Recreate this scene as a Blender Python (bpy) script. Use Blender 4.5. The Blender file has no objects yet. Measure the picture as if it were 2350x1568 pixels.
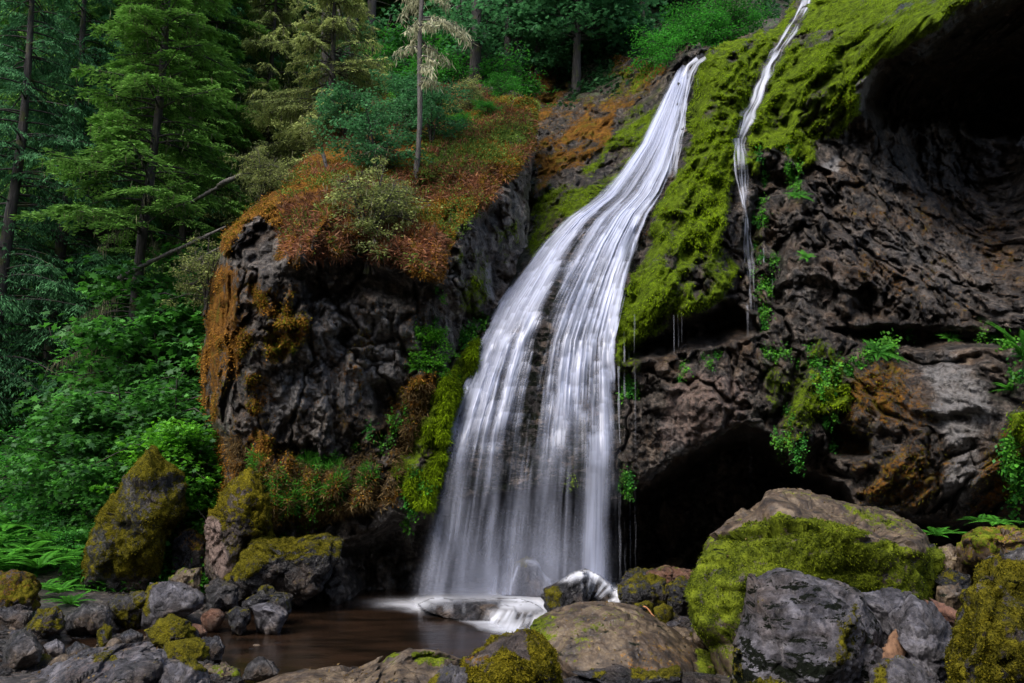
import bpy, bmesh, math, random
import numpy as np
from mathutils import Vector
random.seed(7)
RNG = np.random.default_rng(11)
scene = bpy.context.scene
COL = scene.collection

# ------------------------------------------------------------------ camera
CAMZ, FL = 2.2, 1844.0            # FL: focal length for a picture 2350 wide
PITCH = math.atan((1102-784)/FL)
cs, sn = math.cos(PITCH), math.sin(PITCH)
def P(px, py, Y):
    """point of the place seen in direction (px, py) of the survey sheet, at northing Y"""
    px = np.asarray(px, float); py = np.asarray(py, float); Y = np.asarray(Y, float)
    v = 784-py; x = px-1175
    yy = FL*cs - v*sn; zz = FL*sn + v*cs
    s = Y/yy
    return np.stack(np.broadcast_arrays(x*s, Y, CAMZ+zz*s), -1)
def IP(p):
    p = np.asarray(p, float)
    x = p[..., 0]; y = p[..., 1]; z = p[..., 2]-CAMZ
    f = y*cs+z*sn; u = -y*sn+z*cs
    return 1175+FL*x/f, 784-FL*u/f
cam_d = bpy.data.cameras.new('camera'); cam = bpy.data.objects.new('camera', cam_d); COL.objects.link(cam)
cam.location = (0, 0, CAMZ); cam.rotation_euler = (math.pi/2+PITCH, 0, 0)
cam_d.sensor_width = 36; cam_d.lens = 36*FL/2350; cam_d.clip_end = 500; cam_d.clip_start = .1
scene.camera = cam

# ------------------------------------------------------------------ noise
def _h(ix, iy, iz, seed):
    h = (ix.astype(np.uint32)*np.uint32(374761393)) ^ (iy.astype(np.uint32)*np.uint32(668265263)) ^ (iz.astype(np.uint32)*np.uint32(2147483647-1274126177)) ^ np.uint32((seed*2654435761) & 0xffffffff)
    h = (h ^ (h >> np.uint32(13)))*np.uint32(1274126177)
    h = (h ^ (h >> np.uint32(15)))*np.uint32(2246822519)
    h = h ^ (h >> np.uint32(16))
    return h.astype(np.float64)/4294967295.0
def vn(p, seed=0):
    p = np.asarray(p, float)
    i = np.floor(p).astype(np.int64); f = p-i
    f = f*f*f*(f*(f*6-15)+10)
    r = 0
    for dx in (0, 1):
        for dy in (0, 1):
            for dz in (0, 1):
                w = (f[..., 0] if dx else 1-f[..., 0])*(f[..., 1] if dy else 1-f[..., 1])*(f[..., 2] if dz else 1-f[..., 2])
                r = r + w*_h(i[..., 0]+dx, i[..., 1]+dy, i[..., 2]+dz, seed)
    return r*2-1
def fbm(p, seed=0, o=4, lac=2.03, g=.5):
    p = np.asarray(p, float); a = 1; r = 0; t = 0
    for k in range(o):
        r = r + a*vn(p*(lac**k)+17.3*k, seed+k); t += a; a *= g
    return r/t
def ridge(p, seed=0, o=4, lac=2.1, g=.55):
    p = np.asarray(p, float); a = 1; r = 0; t = 0
    for k in range(o):
        r = r + a*(1-2*np.abs(vn(p*(lac**k)+9.1*k, seed+k))); t += a; a *= g
    return r/t
def worley(p, seed=0):
    p = np.asarray(p, float); i = np.floor(p).astype(np.int64)
    f1 = np.full(p.shape[:-1], 9.); f2 = f1.copy(); cid = np.zeros_like(f1)
    for dx in (-1, 0, 1):
        for dy in (-1, 0, 1):
            for dz in (-1, 0, 1):
                a, b, c = i[..., 0]+dx, i[..., 1]+dy, i[..., 2]+dz
                d = (a+_h(a, b, c, seed)-p[..., 0])**2+(b+_h(a, b, c, seed+1)-p[..., 1])**2+(c+_h(a, b, c, seed+2)-p[..., 2])**2
                idv = _h(a, b, c, seed+3)
                near = d < f1
                f2 = np.where(near, f1, np.minimum(f2, d)); cid = np.where(near, idv, cid); f1 = np.where(near, d, f1)
    return np.sqrt(f1), np.sqrt(f2), cid
def facet(p, seed=0):
    """angular rock: every cell is a plane tilted its own way; returns height and distance to the joint"""
    p = np.asarray(p, float); i = np.floor(p).astype(np.int64)
    f1 = np.full(p.shape[:-1], 9.); f2 = f1.copy(); h = np.zeros_like(f1)
    for dx in (-1, 0, 1):
        for dy in (-1, 0, 1):
            for dz in (-1, 0, 1):
                a, b, c = i[..., 0]+dx, i[..., 1]+dy, i[..., 2]+dz
                ox = a+_h(a, b, c, seed)-p[..., 0]; oy = b+_h(a, b, c, seed+1)-p[..., 1]; oz = c+_h(a, b, c, seed+2)-p[..., 2]
                d = ox*ox+oy*oy+oz*oz; r1 = _h(a, b, c, seed+3); r2 = _h(a, b, c, seed+4); r3 = _h(a, b, c, seed+5)
                pl = (r1-.5)*1.0-((r2-.5)*ox+(r3-.5)*oz)*2.2
                near = d < f1; f2 = np.where(near, f1, np.minimum(f2, d)); h = np.where(near, pl, h); f1 = np.where(near, d, f1)
    return h, np.clip((np.sqrt(f2)-np.sqrt(f1))*4, 0, 1)
def sst(a, b, x):
    t = np.clip((x-a)/(b-a), 0, 1); return t*t*(3-2*t)
def sdist(px, py, poly, closed=True):
    """signed distance, positive inside"""
    px = np.asarray(px, float); py = np.asarray(py, float)
    d = np.full(px.shape, 1e12); ins = np.zeros(px.shape, bool)
    n = len(poly)
    for k in range(n if closed else n-1):
        x0, y0 = poly[k]; x1, y1 = poly[(k+1) % n]
        ex, ey = x1-x0, y1-y0
        t = np.clip(((px-x0)*ex+(py-y0)*ey)/(ex*ex+ey*ey+1e-9), 0, 1)
        d = np.minimum(d, (px-x0-t*ex)**2+(py-y0-t*ey)**2)
        if closed and y0 != y1:
            c = ((y0 > py) != (y1 > py)) & (px < (x1-x0)*(py-y0)/(y1-y0)+x0)
            ins ^= c
    d = np.sqrt(d)
    return np.where(ins, d, -d) if closed else d
def rbf(ctrl):
    c = np.array(ctrl, float); X = c[:, :2]/500.; n = len(X)
    def k(r2): return np.sqrt(r2+.02)
    A = k(((X[:, None]-X[None])**2).sum(-1))
    Pm = np.c_[np.ones(n), X]
    M = np.block([[A+1e-3*np.eye(n)*-1, Pm], [Pm.T, np.zeros((3, 3))]])
    w = np.linalg.solve(M, np.r_[c[:, 2], np.zeros(3)])
    def f(px, py):
        x = np.asarray(px, float)/500.; y = np.asarray(py, float)/500.
        r = w[n]+w[n+1]*x+w[n+2]*y
        for j in range(n): r = r+w[j]*k((x-X[j, 0])**2+(y-X[j, 1])**2)
        return r
    return f

# ------------------------------------------------------------------ mesh helpers
def mk(name, V, F, mat=None, attrs=None, smooth=True, parent=None, origin=None):
    V = np.asarray(V, float).reshape(-1, 3)
    if origin is not None: V = V-np.asarray(origin, float)
    me = bpy.data.meshes.new(name)
    FF = F if isinstance(F, list) else [F]
    FF = [np.asarray(f, np.int32) for f in FF if len(f)]
    me.vertices.add(len(V)); me.vertices.foreach_set('co', V.astype(np.float32).ravel())
    me.loops.add(sum(f.size for f in FF)); me.polygons.add(sum(len(f) for f in FF))
    me.loops.foreach_set('vertex_index', np.concatenate([f.ravel() for f in FF]))
    st = []; o = 0
    for f in FF:
        st.append(o+np.arange(len(f))*f.shape[1]); o += f.size
    me.polygons.foreach_set('loop_start', np.concatenate(st).astype(np.int32))
    if smooth: me.polygons.foreach_set('use_smooth', np.ones(len(me.polygons), bool))
    for k, a in (attrs or {}).items():
        at = me.attributes.new(k, 'FLOAT', 'POINT'); at.data.foreach_set('value', np.asarray(a, np.float32).ravel())
    me.update(calc_edges=True)
    if mat: me.materials.append(mat)
    o = bpy.data.objects.new(name, me); COL.objects.link(o)
    if origin is not None: o.location = tuple(float(q) for q in origin)
    if parent: o.parent = parent; o.location = tuple(float(a) for a in (np.asarray(o.location)-np.asarray(parent.location))) if origin is not None else (0, 0, 0)
    return o
def tag(o, label=None, cat=None, group=None, kind=None):
    for k, v in (('label', label), ('category', cat), ('group', group), ('kind', kind)):
        if v: o[k] = v
    return o
def empty(name, loc, rz=0, label=None, cat=None, group=None):
    o = bpy.data.objects.new(name, None); COL.objects.link(o); o.empty_display_size = .2
    o.location = tuple(float(a) for a in loc); o.rotation_euler.z = rz
    return tag(o, label, cat, group)
def copytree(o, loc, rz=0, sc=1, label=None, group=None):
    c = o.copy(); COL.objects.link(c); c.location = tuple(float(a) for a in loc); c.rotation_euler.z = rz
    c.scale = (sc,)*3 if not hasattr(sc, '__len__') else sc
    if label: c['label'] = label
    if group: c['group'] = group
    for ch in list(o.children):
        d = ch.copy(); COL.objects.link(d); d.parent = c
        for g_ in list(ch.children):
            e = g_.copy(); COL.objects.link(e); e.parent = d
    return c
class G:
    """collects geometry with a per-vertex tint"""
    def __init__(s): s.V = []; s.F = {}; s.T = []; s.n = 0
    def add(s, V, F, t=0.5):
        V = np.asarray(V, float).reshape(-1, 3); F = np.asarray(F, int)
        s.V.append(V); s.T.append(np.broadcast_to(np.asarray(t, float).ravel() if np.ndim(t) else t, (len(V),)).astype(float))
        s.F.setdefault(F.shape[1], []).append(F+s.n); s.n += len(V)
    def obj(s, name, mat, parent=None, origin=None, smooth=True, extra=None):
        return mk(name, np.concatenate(s.V), [np.concatenate(f) for f in s.F.values()], mat, dict(tint=np.concatenate(s.T), **(extra or {})), smooth, parent, origin)
def leaves(g, p, d, up, L, W, t, fold=0.0):
    """rhombic leaf for every row: base p, direction d, normal hint up"""
    p = np.asarray(p); n = len(p)
    d = d/(np.linalg.norm(d, axis=1, keepdims=True)+1e-9)
    s = np.cross(d, up); s /= (np.linalg.norm(s, axis=1, keepdims=True)+1e-9)
    L = np.broadcast_to(L, (n,))[:, None]; W = np.broadcast_to(W, (n,))[:, None]
    V = np.stack([p, p+d*L*.45+s*W*.5-up*W*fold, p+d*L, p+d*L*.45-s*W*.5-up*W*fold], 1).reshape(-1, 3)
    g.add(V, np.arange(n*4).reshape(n, 4), np.repeat(np.broadcast_to(t, (n,)), 4))
STAR = []
for k in range(11):
    a = -math.pi*.82+k*math.pi*1.64/10
    STAR.append((math.sin(a)*(1 if k % 2 else .52), .5+math.cos(a)*(.62 if k % 2 else .34)))
STAR = np.array([(0, 0)]+STAR+[]) 
def stars(g, p, d, up, L, t):
    """lobed maple-like leaf"""
    n = len(p); d = d/(np.linalg.norm(d, axis=1, keepdims=True)+1e-9)
    s = np.cross(d, up); s /= (np.linalg.norm(s, axis=1, keepdims=True)+1e-9)
    L = np.broadcast_to(L, (n,))[:, None, None]
    V = p[:, None]+(s[:, None]*STAR[None, :, 0:1]*.55+d[:, None]*STAR[None, :, 1:2])*L
    V = V-np.array([0, 0, 1.])*(np.abs(STAR[None, :, 0:1])*L*.18)
    m = len(STAR); g.add(V.reshape(-1, 3), np.arange(n*m).reshape(n, m), np.repeat(np.broadcast_to(t, (n,)), m))
def tube(g, pts, rad, seg=8, t=.5, bump=0, seed=0):
    pts = np.asarray(pts, float); n = len(pts); rad = np.broadcast_to(rad, (n,))
    tg = np.gradient(pts, axis=0); tg /= np.linalg.norm(tg, axis=1, keepdims=True)+1e-9
    ref = np.array([1., .13, .07]) if abs(tg[0][0]) < .8 else np.array([.1, 0, 1.])
    a = np.cross(tg, ref); a /= np.linalg.norm(a, axis=1, keepdims=True); b = np.cross(tg, a)
    th = np.linspace(0, 2*math.pi, seg, endpoint=False)
    V = pts[:, None]+(a[:, None]*np.cos(th)[None, :, None]+b[:, None]*np.sin(th)[None, :, None])*rad[:, None, None]
    if bump: V = V+(V-pts[:, None])*(bump*fbm(V*np.array([3, 3, 1.2])/max(.2, rad.max()*3), seed, 3))[..., None]
    i = np.arange(n-1)[:, None]*seg; j = np.arange(seg)[None]; j2 = (j+1) % seg
    F = np.stack([i+j, i+j2, i+seg+j2, i+seg+j], -1).reshape(-1, 4)
    g.add(V.reshape(-1, 3), F, t)
def unit(n, rng=RNG):
    v = rng.normal(size=(n, 3)); return v/np.linalg.norm(v, axis=1, keepdims=True)

# ------------------------------------------------------------------ materials
class NT:
    def __init__(s, name):
        s.m = bpy.data.materials.new(name); s.m.use_nodes = True; s.t = s.m.node_tree; s.t.nodes.clear()
        s.out = s.n('ShaderNodeOutputMaterial')
    def n(s, ty, **kw):
        nd = s.t.nodes.new(ty)
        for k, v in kw.items():
            if k.startswith('i_'):
                nd.inputs[k[2:].replace('_', ' ')].default_value = v
            else: setattr(nd, k, v)
        return nd
    def l(s, a, b): s.t.links.new(a, b)
    def sock(s, x, inp):
        if hasattr(x, 'is_linked') or hasattr(x, 'links'): s.l(x, inp)
        else: inp.default_value = x
    def math(s, op, a, b=0., c=0., clamp=False):
        nd = s.n('ShaderNodeMath', operation=op, use_clamp=clamp)
        s.sock(a, nd.inputs[0]); s.sock(b, nd.inputs[1]); s.sock(c, nd.inputs[2]); return nd.outputs[0]
    def noise(s, scale, detail=5, rough=.55, vec=None, stretch=None, dist=0):
        nd = s.n('ShaderNodeTexNoise'); nd.inputs['Scale'].default_value = scale; nd.inputs['Detail'].default_value = detail
        nd.inputs['Roughness'].default_value = rough; nd.inputs['Distortion'].default_value = dist
        s.l(s.coord(stretch), nd.inputs['Vector']); return nd.outputs['Fac']
    def vor(s, scale, feat='F1', stretch=None):
        nd = s.n('ShaderNodeTexVoronoi', feature=feat); nd.inputs['Scale'].default_value = scale
        s.l(s.coord(stretch), nd.inputs['Vector']); return nd.outputs['Distance']
    def coord(s, stretch=None):
        if not hasattr(s, '_c'): s._c = s.n('ShaderNodeNewGeometry').outputs['Position'] if getattr(s, 'world', True) else s.n('ShaderNodeTexCoord').outputs['Object']
        if stretch is None: return s._c
        mp = s.n('ShaderNodeMapping'); mp.inputs['Scale'].default_value = stretch; s.l(s._c, mp.inputs['Vector']); return mp.outputs[0]
    def ramp(s, x, stops):
        r = s.n('ShaderNodeValToRGB'); e = r.color_ramp.elements
        while len(e) < len(stops): e.new(.5)
        for q, (p, c) in zip(e, stops): q.position = p; q.color = (*c, 1) if len(c) == 3 else c
        s.l(x, r.inputs[0]); return r.outputs[0]
    def mix(s, f, a, b):
        nd = s.n('ShaderNodeMix', data_type='RGBA'); s.sock(f, nd.inputs[0])
        s.sock(a if not isinstance(a, tuple) else (*a, 1), nd.inputs[6]); s.sock(b if not isinstance(b, tuple) else (*b, 1), nd.inputs[7]); return nd.outputs[2]
    def attr(s, name):
        return s.n('ShaderNodeAttribute', attribute_name=name).outputs['Fac']
    def smooth(s, x, a, b):
        nd = s.n('ShaderNodeMapRange', interpolation_type='SMOOTHSTEP'); s.l(x, nd.inputs[0]); nd.inputs[1].default_value = a; nd.inputs[2].default_value = b; return nd.outputs[0]

def rock_mat(name, dark=(.007, .006, .0055), mid=(.050, .042, .035), light=(.24, .215, .19), rough=.3, world=True, moss=((.022, .034, .004), (.17, .26, .010)), rust=((.035, .014, .004), (.32, .145, .026)), spec=.4, bstr=.9, warm=0.):
    s = NT(name); s.world = world
    n1 = s.noise(1.3, 6, .6); n2 = s.noise(9, 9, .72); n3 = s.noise(38, 5, .7); n4 = s.noise(4.2, 7, .6, stretch=(1, 1, .35))
    f = s.math('MULTIPLY_ADD', n2, .5, s.math('MULTIPLY', n4, .5))
    rock = s.ramp(f, [(.40, dark), (.5, mid), (.60, light)])
    rock = s.mix(s.math('MULTIPLY', s.smooth(s.noise(.7, 4, .6), .46, .60), .6), rock, s.ramp(f, [(.40, (.006, .005, .005)), (.52, (.030, .023, .018)), (.62, (.12, .095, .072))]))
    # iron-brown staining
    rock = s.mix(s.math('MULTIPLY', s.smooth(n1, .45, .68), .55+warm), rock, s.ramp(f, [(.40, (.02, .012, .007)), (.52, (.085, .052, .03)), (.62, (.19, .125, .075))]))
    # crisp pale speckle: mineral crust, and glints of wet rock painted as colour
    sp = s.math('MULTIPLY', s.smooth(s.noise(26, 6, .75, stretch=(1, 1, .6)), .58, .66), s.math('ADD', s.math('MULTIPLY', s.attr('pale'), 1.3), .34), clamp=True)
    pale = s.math('MULTIPLY', s.smooth(s.math('MULTIPLY_ADD', n2, 1.3, s.attr('pale')), 1.0, 1.45), .85)
    rock = s.mix(s.math('MAXIMUM', sp, pale), rock, (.25, .24, .235))
    pk = s.smooth(s.math('MULTIPLY_ADD', n2, 1.2, s.attr('pink')), .95, 1.35)
    rock = s.mix(pk, rock, s.ramp(n3, [(.3, (.10, .065, .052)), (.7, (.30, .215, .18))]))
    mn = s.math('SUBTRACT', s.math('MULTIPLY_ADD', n2, 2.4, s.math('MULTIPLY_ADD', n3, 1., s.math('MULTIPLY', n1, 1.))), 2.2)
    mo = s.smooth(s.math('ADD', s.attr('moss'), mn), .42, .62)
    ru = s.smooth(s.math('ADD', s.attr('rust'), mn), .42, .62)
    ft = s.noise(55, 3, .6); fu = s.noise(5, 6, .6)
    fm = s.math('MULTIPLY_ADD', ft, .45, s.math('MULTIPLY', fu, .6))
    mossc = s.ramp(fm, [(.40, moss[0]), (.52, tuple((a+b)*.45 for a, b in zip(*moss))), (.64, moss[1])])
    rustc = s.ramp(fm, [(.40, rust[0]), (.52, tuple((a+b)*.45 for a, b in zip(*rust))), (.64, rust[1])])
    # rust patches are mottled with olive
    rustc = s.mix(s.math('MULTIPLY', s.smooth(s.noise(2.6, 5, .6), .52, .66), .7), rustc, (.13, .115, .014))
    c = s.mix(ru, rock, rustc); c = s.mix(mo, c, mossc)
    bk = s.smooth(s.math('ADD', s.attr('black'), s.math('MULTIPLY', s.math('SUBTRACT', s.noise(6, 7, .72, stretch=(.6, 1, 1.7)), .5), 4.)), .45, .58)
    c = s.mix(bk, c, (.008, .010, .006))
    soft = s.math('MAXIMUM', mo, ru)
    h = s.math('MULTIPLY_ADD', n2, .7, s.math('MULTIPLY', n3, .35))
    h = s.math('MULTIPLY_ADD', s.math('MINIMUM', s.vor(5, 'DISTANCE_TO_EDGE', (1, 1, .6)), .12), 2.2, h)
    hm = s.math('MULTIPLY_ADD', ft, .6, s.math('MULTIPLY', s.noise(18, 4), 1.0))
    hh = s.n('ShaderNodeMix', data_type='FLOAT'); s.l(soft, hh.inputs[0]); s.l(h, hh.inputs[2]); s.l(hm, hh.inputs[3])
    bp = s.n('ShaderNodeBump'); bp.inputs['Strength'].default_value = bstr; bp.inputs['Distance'].default_value = .13; s.l(hh.outputs[0], bp.inputs['Height'])
    b = s.n('ShaderNodeBsdfPrincipled'); s.l(c, b.inputs['Base Color']); s.l(bp.outputs[0], b.inputs['Normal'])
    rg = s.math('MULTIPLY_ADD', soft, .95-rough, rough); rg = s.math('MULTIPLY_ADD', n3, .25, s.math('SUBTRACT', rg, .12)); s.l(rg, b.inputs['Roughness'])
    sp = s.math('MULTIPLY_ADD', soft, .08-spec, spec); sp = s.math('MULTIPLY', sp, s.math('MULTIPLY_ADD', bk, -.85, 1.)); s.l(sp, b.inputs['Specular IOR Level'])
    s.l(b.outputs[0], s.out.inputs[0]); return s.m

def leaf_mat(name, dark, light, trans=.35, gloss=.012, hue=0.0):
    s = NT(name)
    t = s.attr('tint'); oi = s.n('ShaderNodeObjectInfo').outputs['Random']
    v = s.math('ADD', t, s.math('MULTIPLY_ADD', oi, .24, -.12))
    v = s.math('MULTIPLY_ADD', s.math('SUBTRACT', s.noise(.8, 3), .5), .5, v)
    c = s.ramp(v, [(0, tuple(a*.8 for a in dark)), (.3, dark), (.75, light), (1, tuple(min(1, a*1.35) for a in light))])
    d = s.n('ShaderNodeBsdfDiffuse'); s.l(c, d.inputs[0])
    tr = s.n('ShaderNodeBsdfTranslucent'); s.l(s.mix(.35, c, tuple(min(1, a*1.6) for a in light)), tr.inputs[0])
    m = s.n('ShaderNodeMixShader'); m.inputs[0].default_value = trans; s.l(d.outputs[0], m.inputs[1]); s.l(tr.outputs[0], m.inputs[2])
    g = s.n('ShaderNodeBsdfGlossy'); g.inputs['Roughness'].default_value = .6; g.inputs[0].default_value = (.5, .7, .5, 1)
    m2 = s.n('ShaderNodeMixShader'); m2.inputs[0].default_value = gloss; s.l(m.outputs[0], m2.inputs[1]); s.l(g.outputs[0], m2.inputs[2])
    s.l(m2.outputs[0], s.out.inputs[0]); return s.m
def bark_mat(name, a, b, moss=0.3):
    s = NT(name); s.world = False
    n = s.noise(14, 6, .65, stretch=(1, 1, .18)); k = s.noise(3, 5)
    c = s.ramp(n, [(.35, a), (.65, b)]); c = s.mix(s.smooth(s.math('ADD', k, moss-.3), .52, .62), c, (.045, .05, .012))
    bp = s.n('ShaderNodeBump'); bp.inputs['Strength'].default_value = .8; bp.inputs['Distance'].default_value = .05; s.l(n, bp.inputs['Height'])
    p = s.n('ShaderNodeBsdfPrincipled'); p.inputs['Roughness'].default_value = .85; s.l(c, p.inputs['Base Color']); s.l(bp.outputs[0], p.inputs['Normal'])
    s.l(p.outputs[0], s.out.inputs[0]); return s.m
def water_mat(name, lo=0., hi=1., col=(.60, .64, .79)):
    s = NT(name)
    d = s.n('ShaderNodeBsdfDiffuse'); d.inputs[0].default_value = (*col, 1)
    tl = s.n('ShaderNodeBsdfTranslucent'); tl.inputs[0].default_value = (*col, 1)
    gl = s.n('ShaderNodeBsdfGlossy'); gl.inputs[0].default_value = (.9, .92, 1, 1); gl.inputs['Roughness'].default_value = .35
    m = s.n('ShaderNodeMixShader'); m.inputs[0].default_value = .35; s.l(d.outputs[0], m.inputs[1]); s.l(tl.outputs[0], m.inputs[2])
    m1 = s.n('ShaderNodeMixShader'); m1.inputs[0].default_value = .06; s.l(m.outputs[0], m1.inputs[1]); s.l(gl.outputs[0], m1.inputs[2])
    t = s.n('ShaderNodeBsdfTransparent')
    a = s.n('ShaderNodeMapRange'); s.l(s.attr('dens'), a.inputs[0]); a.inputs[1].default_value = lo; a.inputs[2].default_value = hi
    m2 = s.n('ShaderNodeMixShader'); s.l(a.outputs[0], m2.inputs[0]); s.l(t.outputs[0], m2.inputs[1]); s.l(m1.outputs[0], m2.inputs[2])
    s.l(m2.outputs[0], s.out.inputs[0]); return s.m
# ------------------------------------------------------------------ light
SUN_EL, SUN_AZ = math.radians(54), math.radians(218)     # azimuth clockwise from north (+Y)
world = bpy.data.worlds.new('World'); scene.world = world; world.use_nodes = True
wn = world.node_tree.nodes; bg = wn['Background']; sk = wn.new('ShaderNodeTexSky'); sk.sky_type = 'NISHITA'
sk.sun_disc = False; sk.sun_elevation = SUN_EL; sk.sun_rotation = SUN_AZ; sk.dust_density = 3; sk.air_density = 1
world.node_tree.links.new(sk.outputs[0], bg.inputs[0]); bg.inputs[1].default_value = .15
sd = bpy.data.lights.new('sun', 'SUN'); sd.energy = 1.9; sd.angle = math.radians(28); sd.color = (1, .96, .9)
so = bpy.data.objects.new('sun', sd); COL.objects.link(so)
sdir = Vector((math.sin(SUN_AZ)*math.cos(SUN_EL), math.cos(SUN_AZ)*math.cos(SUN_EL), math.sin(SUN_EL)))
so.rotation_euler = sdir.to_track_quat('Z', 'Y').to_euler(); so.location = (0, 0, 60)
scene.view_settings.view_transform = 'Standard'; scene.view_settings.look = 'None'; scene.view_settings.gamma = 1
scene.view_settings.exposure = 0.92
scene.cycles.max_bounces = 4; scene.cycles.transparent_max_bounces = 24; scene.cycles.diffuse_bounces = 2
scene.cycles.use_denoising = True

# ------------------------------------------------------------------ materials
M_CLIFF = rock_mat('cliff_rock')
M_CLIFFW = rock_mat('cliff_rock_warm', dark=(.006, .005, .005), mid=(.026, .021, .017), light=(.17, .138, .114), warm=.25)
M_ROCKO = rock_mat('boulder_rock', world=False, mid=(.032, .0295, .030), light=(.12, .113, .116), rough=.34, moss=((.028, .028, .004), (.19, .165, .012)))
M_ROCKL = rock_mat('boulder_pale', world=False, dark=(.02, .019, .022), mid=(.085, .08, .09), light=(.23, .22, .245), rough=.4, moss=((.028, .028, .004), (.19, .165, .012)))
M_ROCKB = rock_mat('boulder_brown', world=False, moss=((.016, .024, .003), (.14, .175, .012)), dark=(.02, .014, .01), mid=(.075, .052, .032), light=(.17, .125, .075), rough=.5, bstr=.35)
M_ROCKW = rock_mat('boulder_wet', world=False, dark=(.006, .006, .007), mid=(.022, .021, .024), light=(.07, .07, .08), rough=.28, moss=((.028, .028, .004), (.19, .165, .012)))
M_ROCKG = rock_mat('boulder_golden', world=False, dark=(.02, .014, .012), mid=(.07, .052, .045), light=(.15, .12, .10), rough=.5, moss=((.035, .032, .004), (.24, .20, .012)))
M_ROCKR = rock_mat('boulder_rusty', world=False, dark=(.05, .022, .012), mid=(.13, .06, .035), light=(.2, .11, .07), rough=.4)

# ------------------------------------------------------------------ cliffs
SURF = []
def blur0(A, n=6):
    k = np.ones(2*n+1)/(2*n+1)
    for ax in (0, 1): A = np.apply_along_axis(lambda v: np.convolve(np.pad(v, n, 'edge'), k, 'valid'), ax, A)
    return A
def sheet(name, poly, ctrl, step, feats, wraps, masks, mat, amp, label=None, smoothzone=(), lean=0.):
    x0, x1 = min(p[0] for p in poly)-20, max(p[0] for p in poly)+20
    y0, y1 = min(p[1] for p in poly)-20, max(p[1] for p in poly)+20
    gx = np.arange(x0, x1, step); gy = np.arange(y0, y1, step)
    PX, PY = np.meshgrid(gx, gy)
    f = rbf(ctrl); Y = f(PX, PY)
    Y0 = Y.copy()
    q = P(PX, PY, Y)
    wx = fbm(q*1.1, 3, 4)*22+fbm(q*4.5, 4, 3)*8; wy = fbm(q*1.1+31, 5, 4)*20+fbm(q*4.5, 6, 3)*7
    for poly2, dY, soft in feats:
        s_ = sdist(PX+wx, PY+wy, poly2)+20*fbm(q*1.9, 37, 4)*(soft > 30)
        t = sst(-soft*.3, soft, s_) if dY > 0 else np.sqrt(np.clip((s_)/soft, 0, 1)*(2-np.clip(s_/soft, 0, 1)))
        Y = Y+dY*t
    for line, w, dY in wraps:
        d = sdist(PX, PY, line, False); t = np.clip(1-d/w, 0, 1); Y = Y+dY*(1-np.sqrt(1-t*t*.999))
    mk_ = {}
    m_in = {}
    for k in ('moss', 'rust', 'pale', 'pink', 'black'):
        m = np.zeros_like(PX)
        for kk, poly2, val, soft in masks:
            if kk != k: continue
            m = np.maximum(m, val*sst(-soft, soft, sdist(PX+wx*.9, PY+wy*.9, poly2))) if val > 0 else m*(1-(-val)*sst(-soft, soft, sdist(PX+wx*.9, PY+wy*.9, poly2)))
        m_in[k] = m
    # relief
    q = P(PX, PY, Y)*np.array([1, .10, 1]); qs = q*np.array([1, 1, .8])
    wq = fbm(q*1.6, 8, 3)[..., None]*.3
    h1, j1 = facet(qs*.95+wq, 40); h2, j2 = facet(qs*2.3+wq*1.3, 50); h3, j3 = facet(qs*5.6+wq*2, 60)
    blk = sst(-.25, .2, fbm(q*.8, 36, 3))
    rr = .40*h1*.9-.12*(1-j1)+.24*h2-.10*(1-j2)+(.12*h3-.05*(1-j3))*(.4+.6*blk)
    v1, v2, _c = worley(np.stack([q[..., 0]*.8+wq[..., 0]*1.5, q[..., 1]*.5, q[..., 2]*.32+wq[..., 0]], -1), 70); rr = rr*(.35+1.0*blk)-.38*np.exp(-((v2-v1)/.05)**2)+.25*(_c-.5)
    rr = rr+.6*fbm(qs*.42, 21, 3)+.13*ridge(np.stack([qs[..., 0]*2.2+qs[..., 2]*.5, qs[..., 1], qs[..., 2]*1.1], -1), 22, 5)+.09*ridge(q*6, 23, 3)*(1.2-.7*blk)+.04*vn(q*17, 35)
    # hanging moss: soft cushions combed down the slope
    comb = np.stack([q[..., 0]+q[..., 2]*lean+q[..., 1]*.2, q[..., 1]*.22, q[..., 2]*.33], -1)
    comb = comb+fbm(q*.9, 28, 3)[..., None]*.35
    bl = 1.5*(.22*(1-np.abs(fbm(comb*1.7, 24, 2))*2)+.19*(1-np.abs(vn(comb*3.9, 25))*2)+.08*(1-2*np.abs(vn(comb*9, 26)))+.35*fbm(qs*.5, 27, 2)+.16*fbm(qs*2.2, 29, 3))
    strk = fbm(comb*3.1+5, 33, 3)
    for k_ in ('moss', 'rust'): m_in[k_] = m_in[k_]*np.clip(1.0+1.0*strk+.7*fbm(q*1.3, 34, 4), .0, 1.25)
    soft = np.clip(np.maximum(m_in['moss'], m_in['rust'])*1.1, 0, 1)
    hump = (.22*(1-np.abs(fbm(comb*1.7, 24, 2))*2)+.19*(1-np.abs(vn(comb*3.9, 25))*2)+.16*fbm(qs*2.2, 29, 3))
    disp = (rr*(1-soft)+(bl+rr*.25)*soft)*amp
    g_ = np.hypot(*np.gradient(blur0(Y)))/step/(Y/FL); disp = disp/(1+(g_/2.6)**4)
    for zone_, k_ in smoothzone:
        w_ = k_*sst(-26, 30, sdist(PX, PY, zone_)) if len(zone_) > 14 or k_ > .8 and zone_[0][0] < 1600 else k_*(1-sst(8, 26, sdist(PX, PY, zone_, False)))
        disp = disp*(1-w_)
        if k_ < .81:
            for kk in ('moss', 'rust'): m_in[kk] = m_in[kk]*(1-.8*w_)
    Y = Y-disp
    jx = fbm(q*2.2, 30, 3)*7+vn(q*9, 31)*2.2; jy = fbm(q*2.2+7, 32, 3)*7+vn(q*9+5, 33)*2.2
    V = P(PX+jx, PY+jy, Y)
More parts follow.
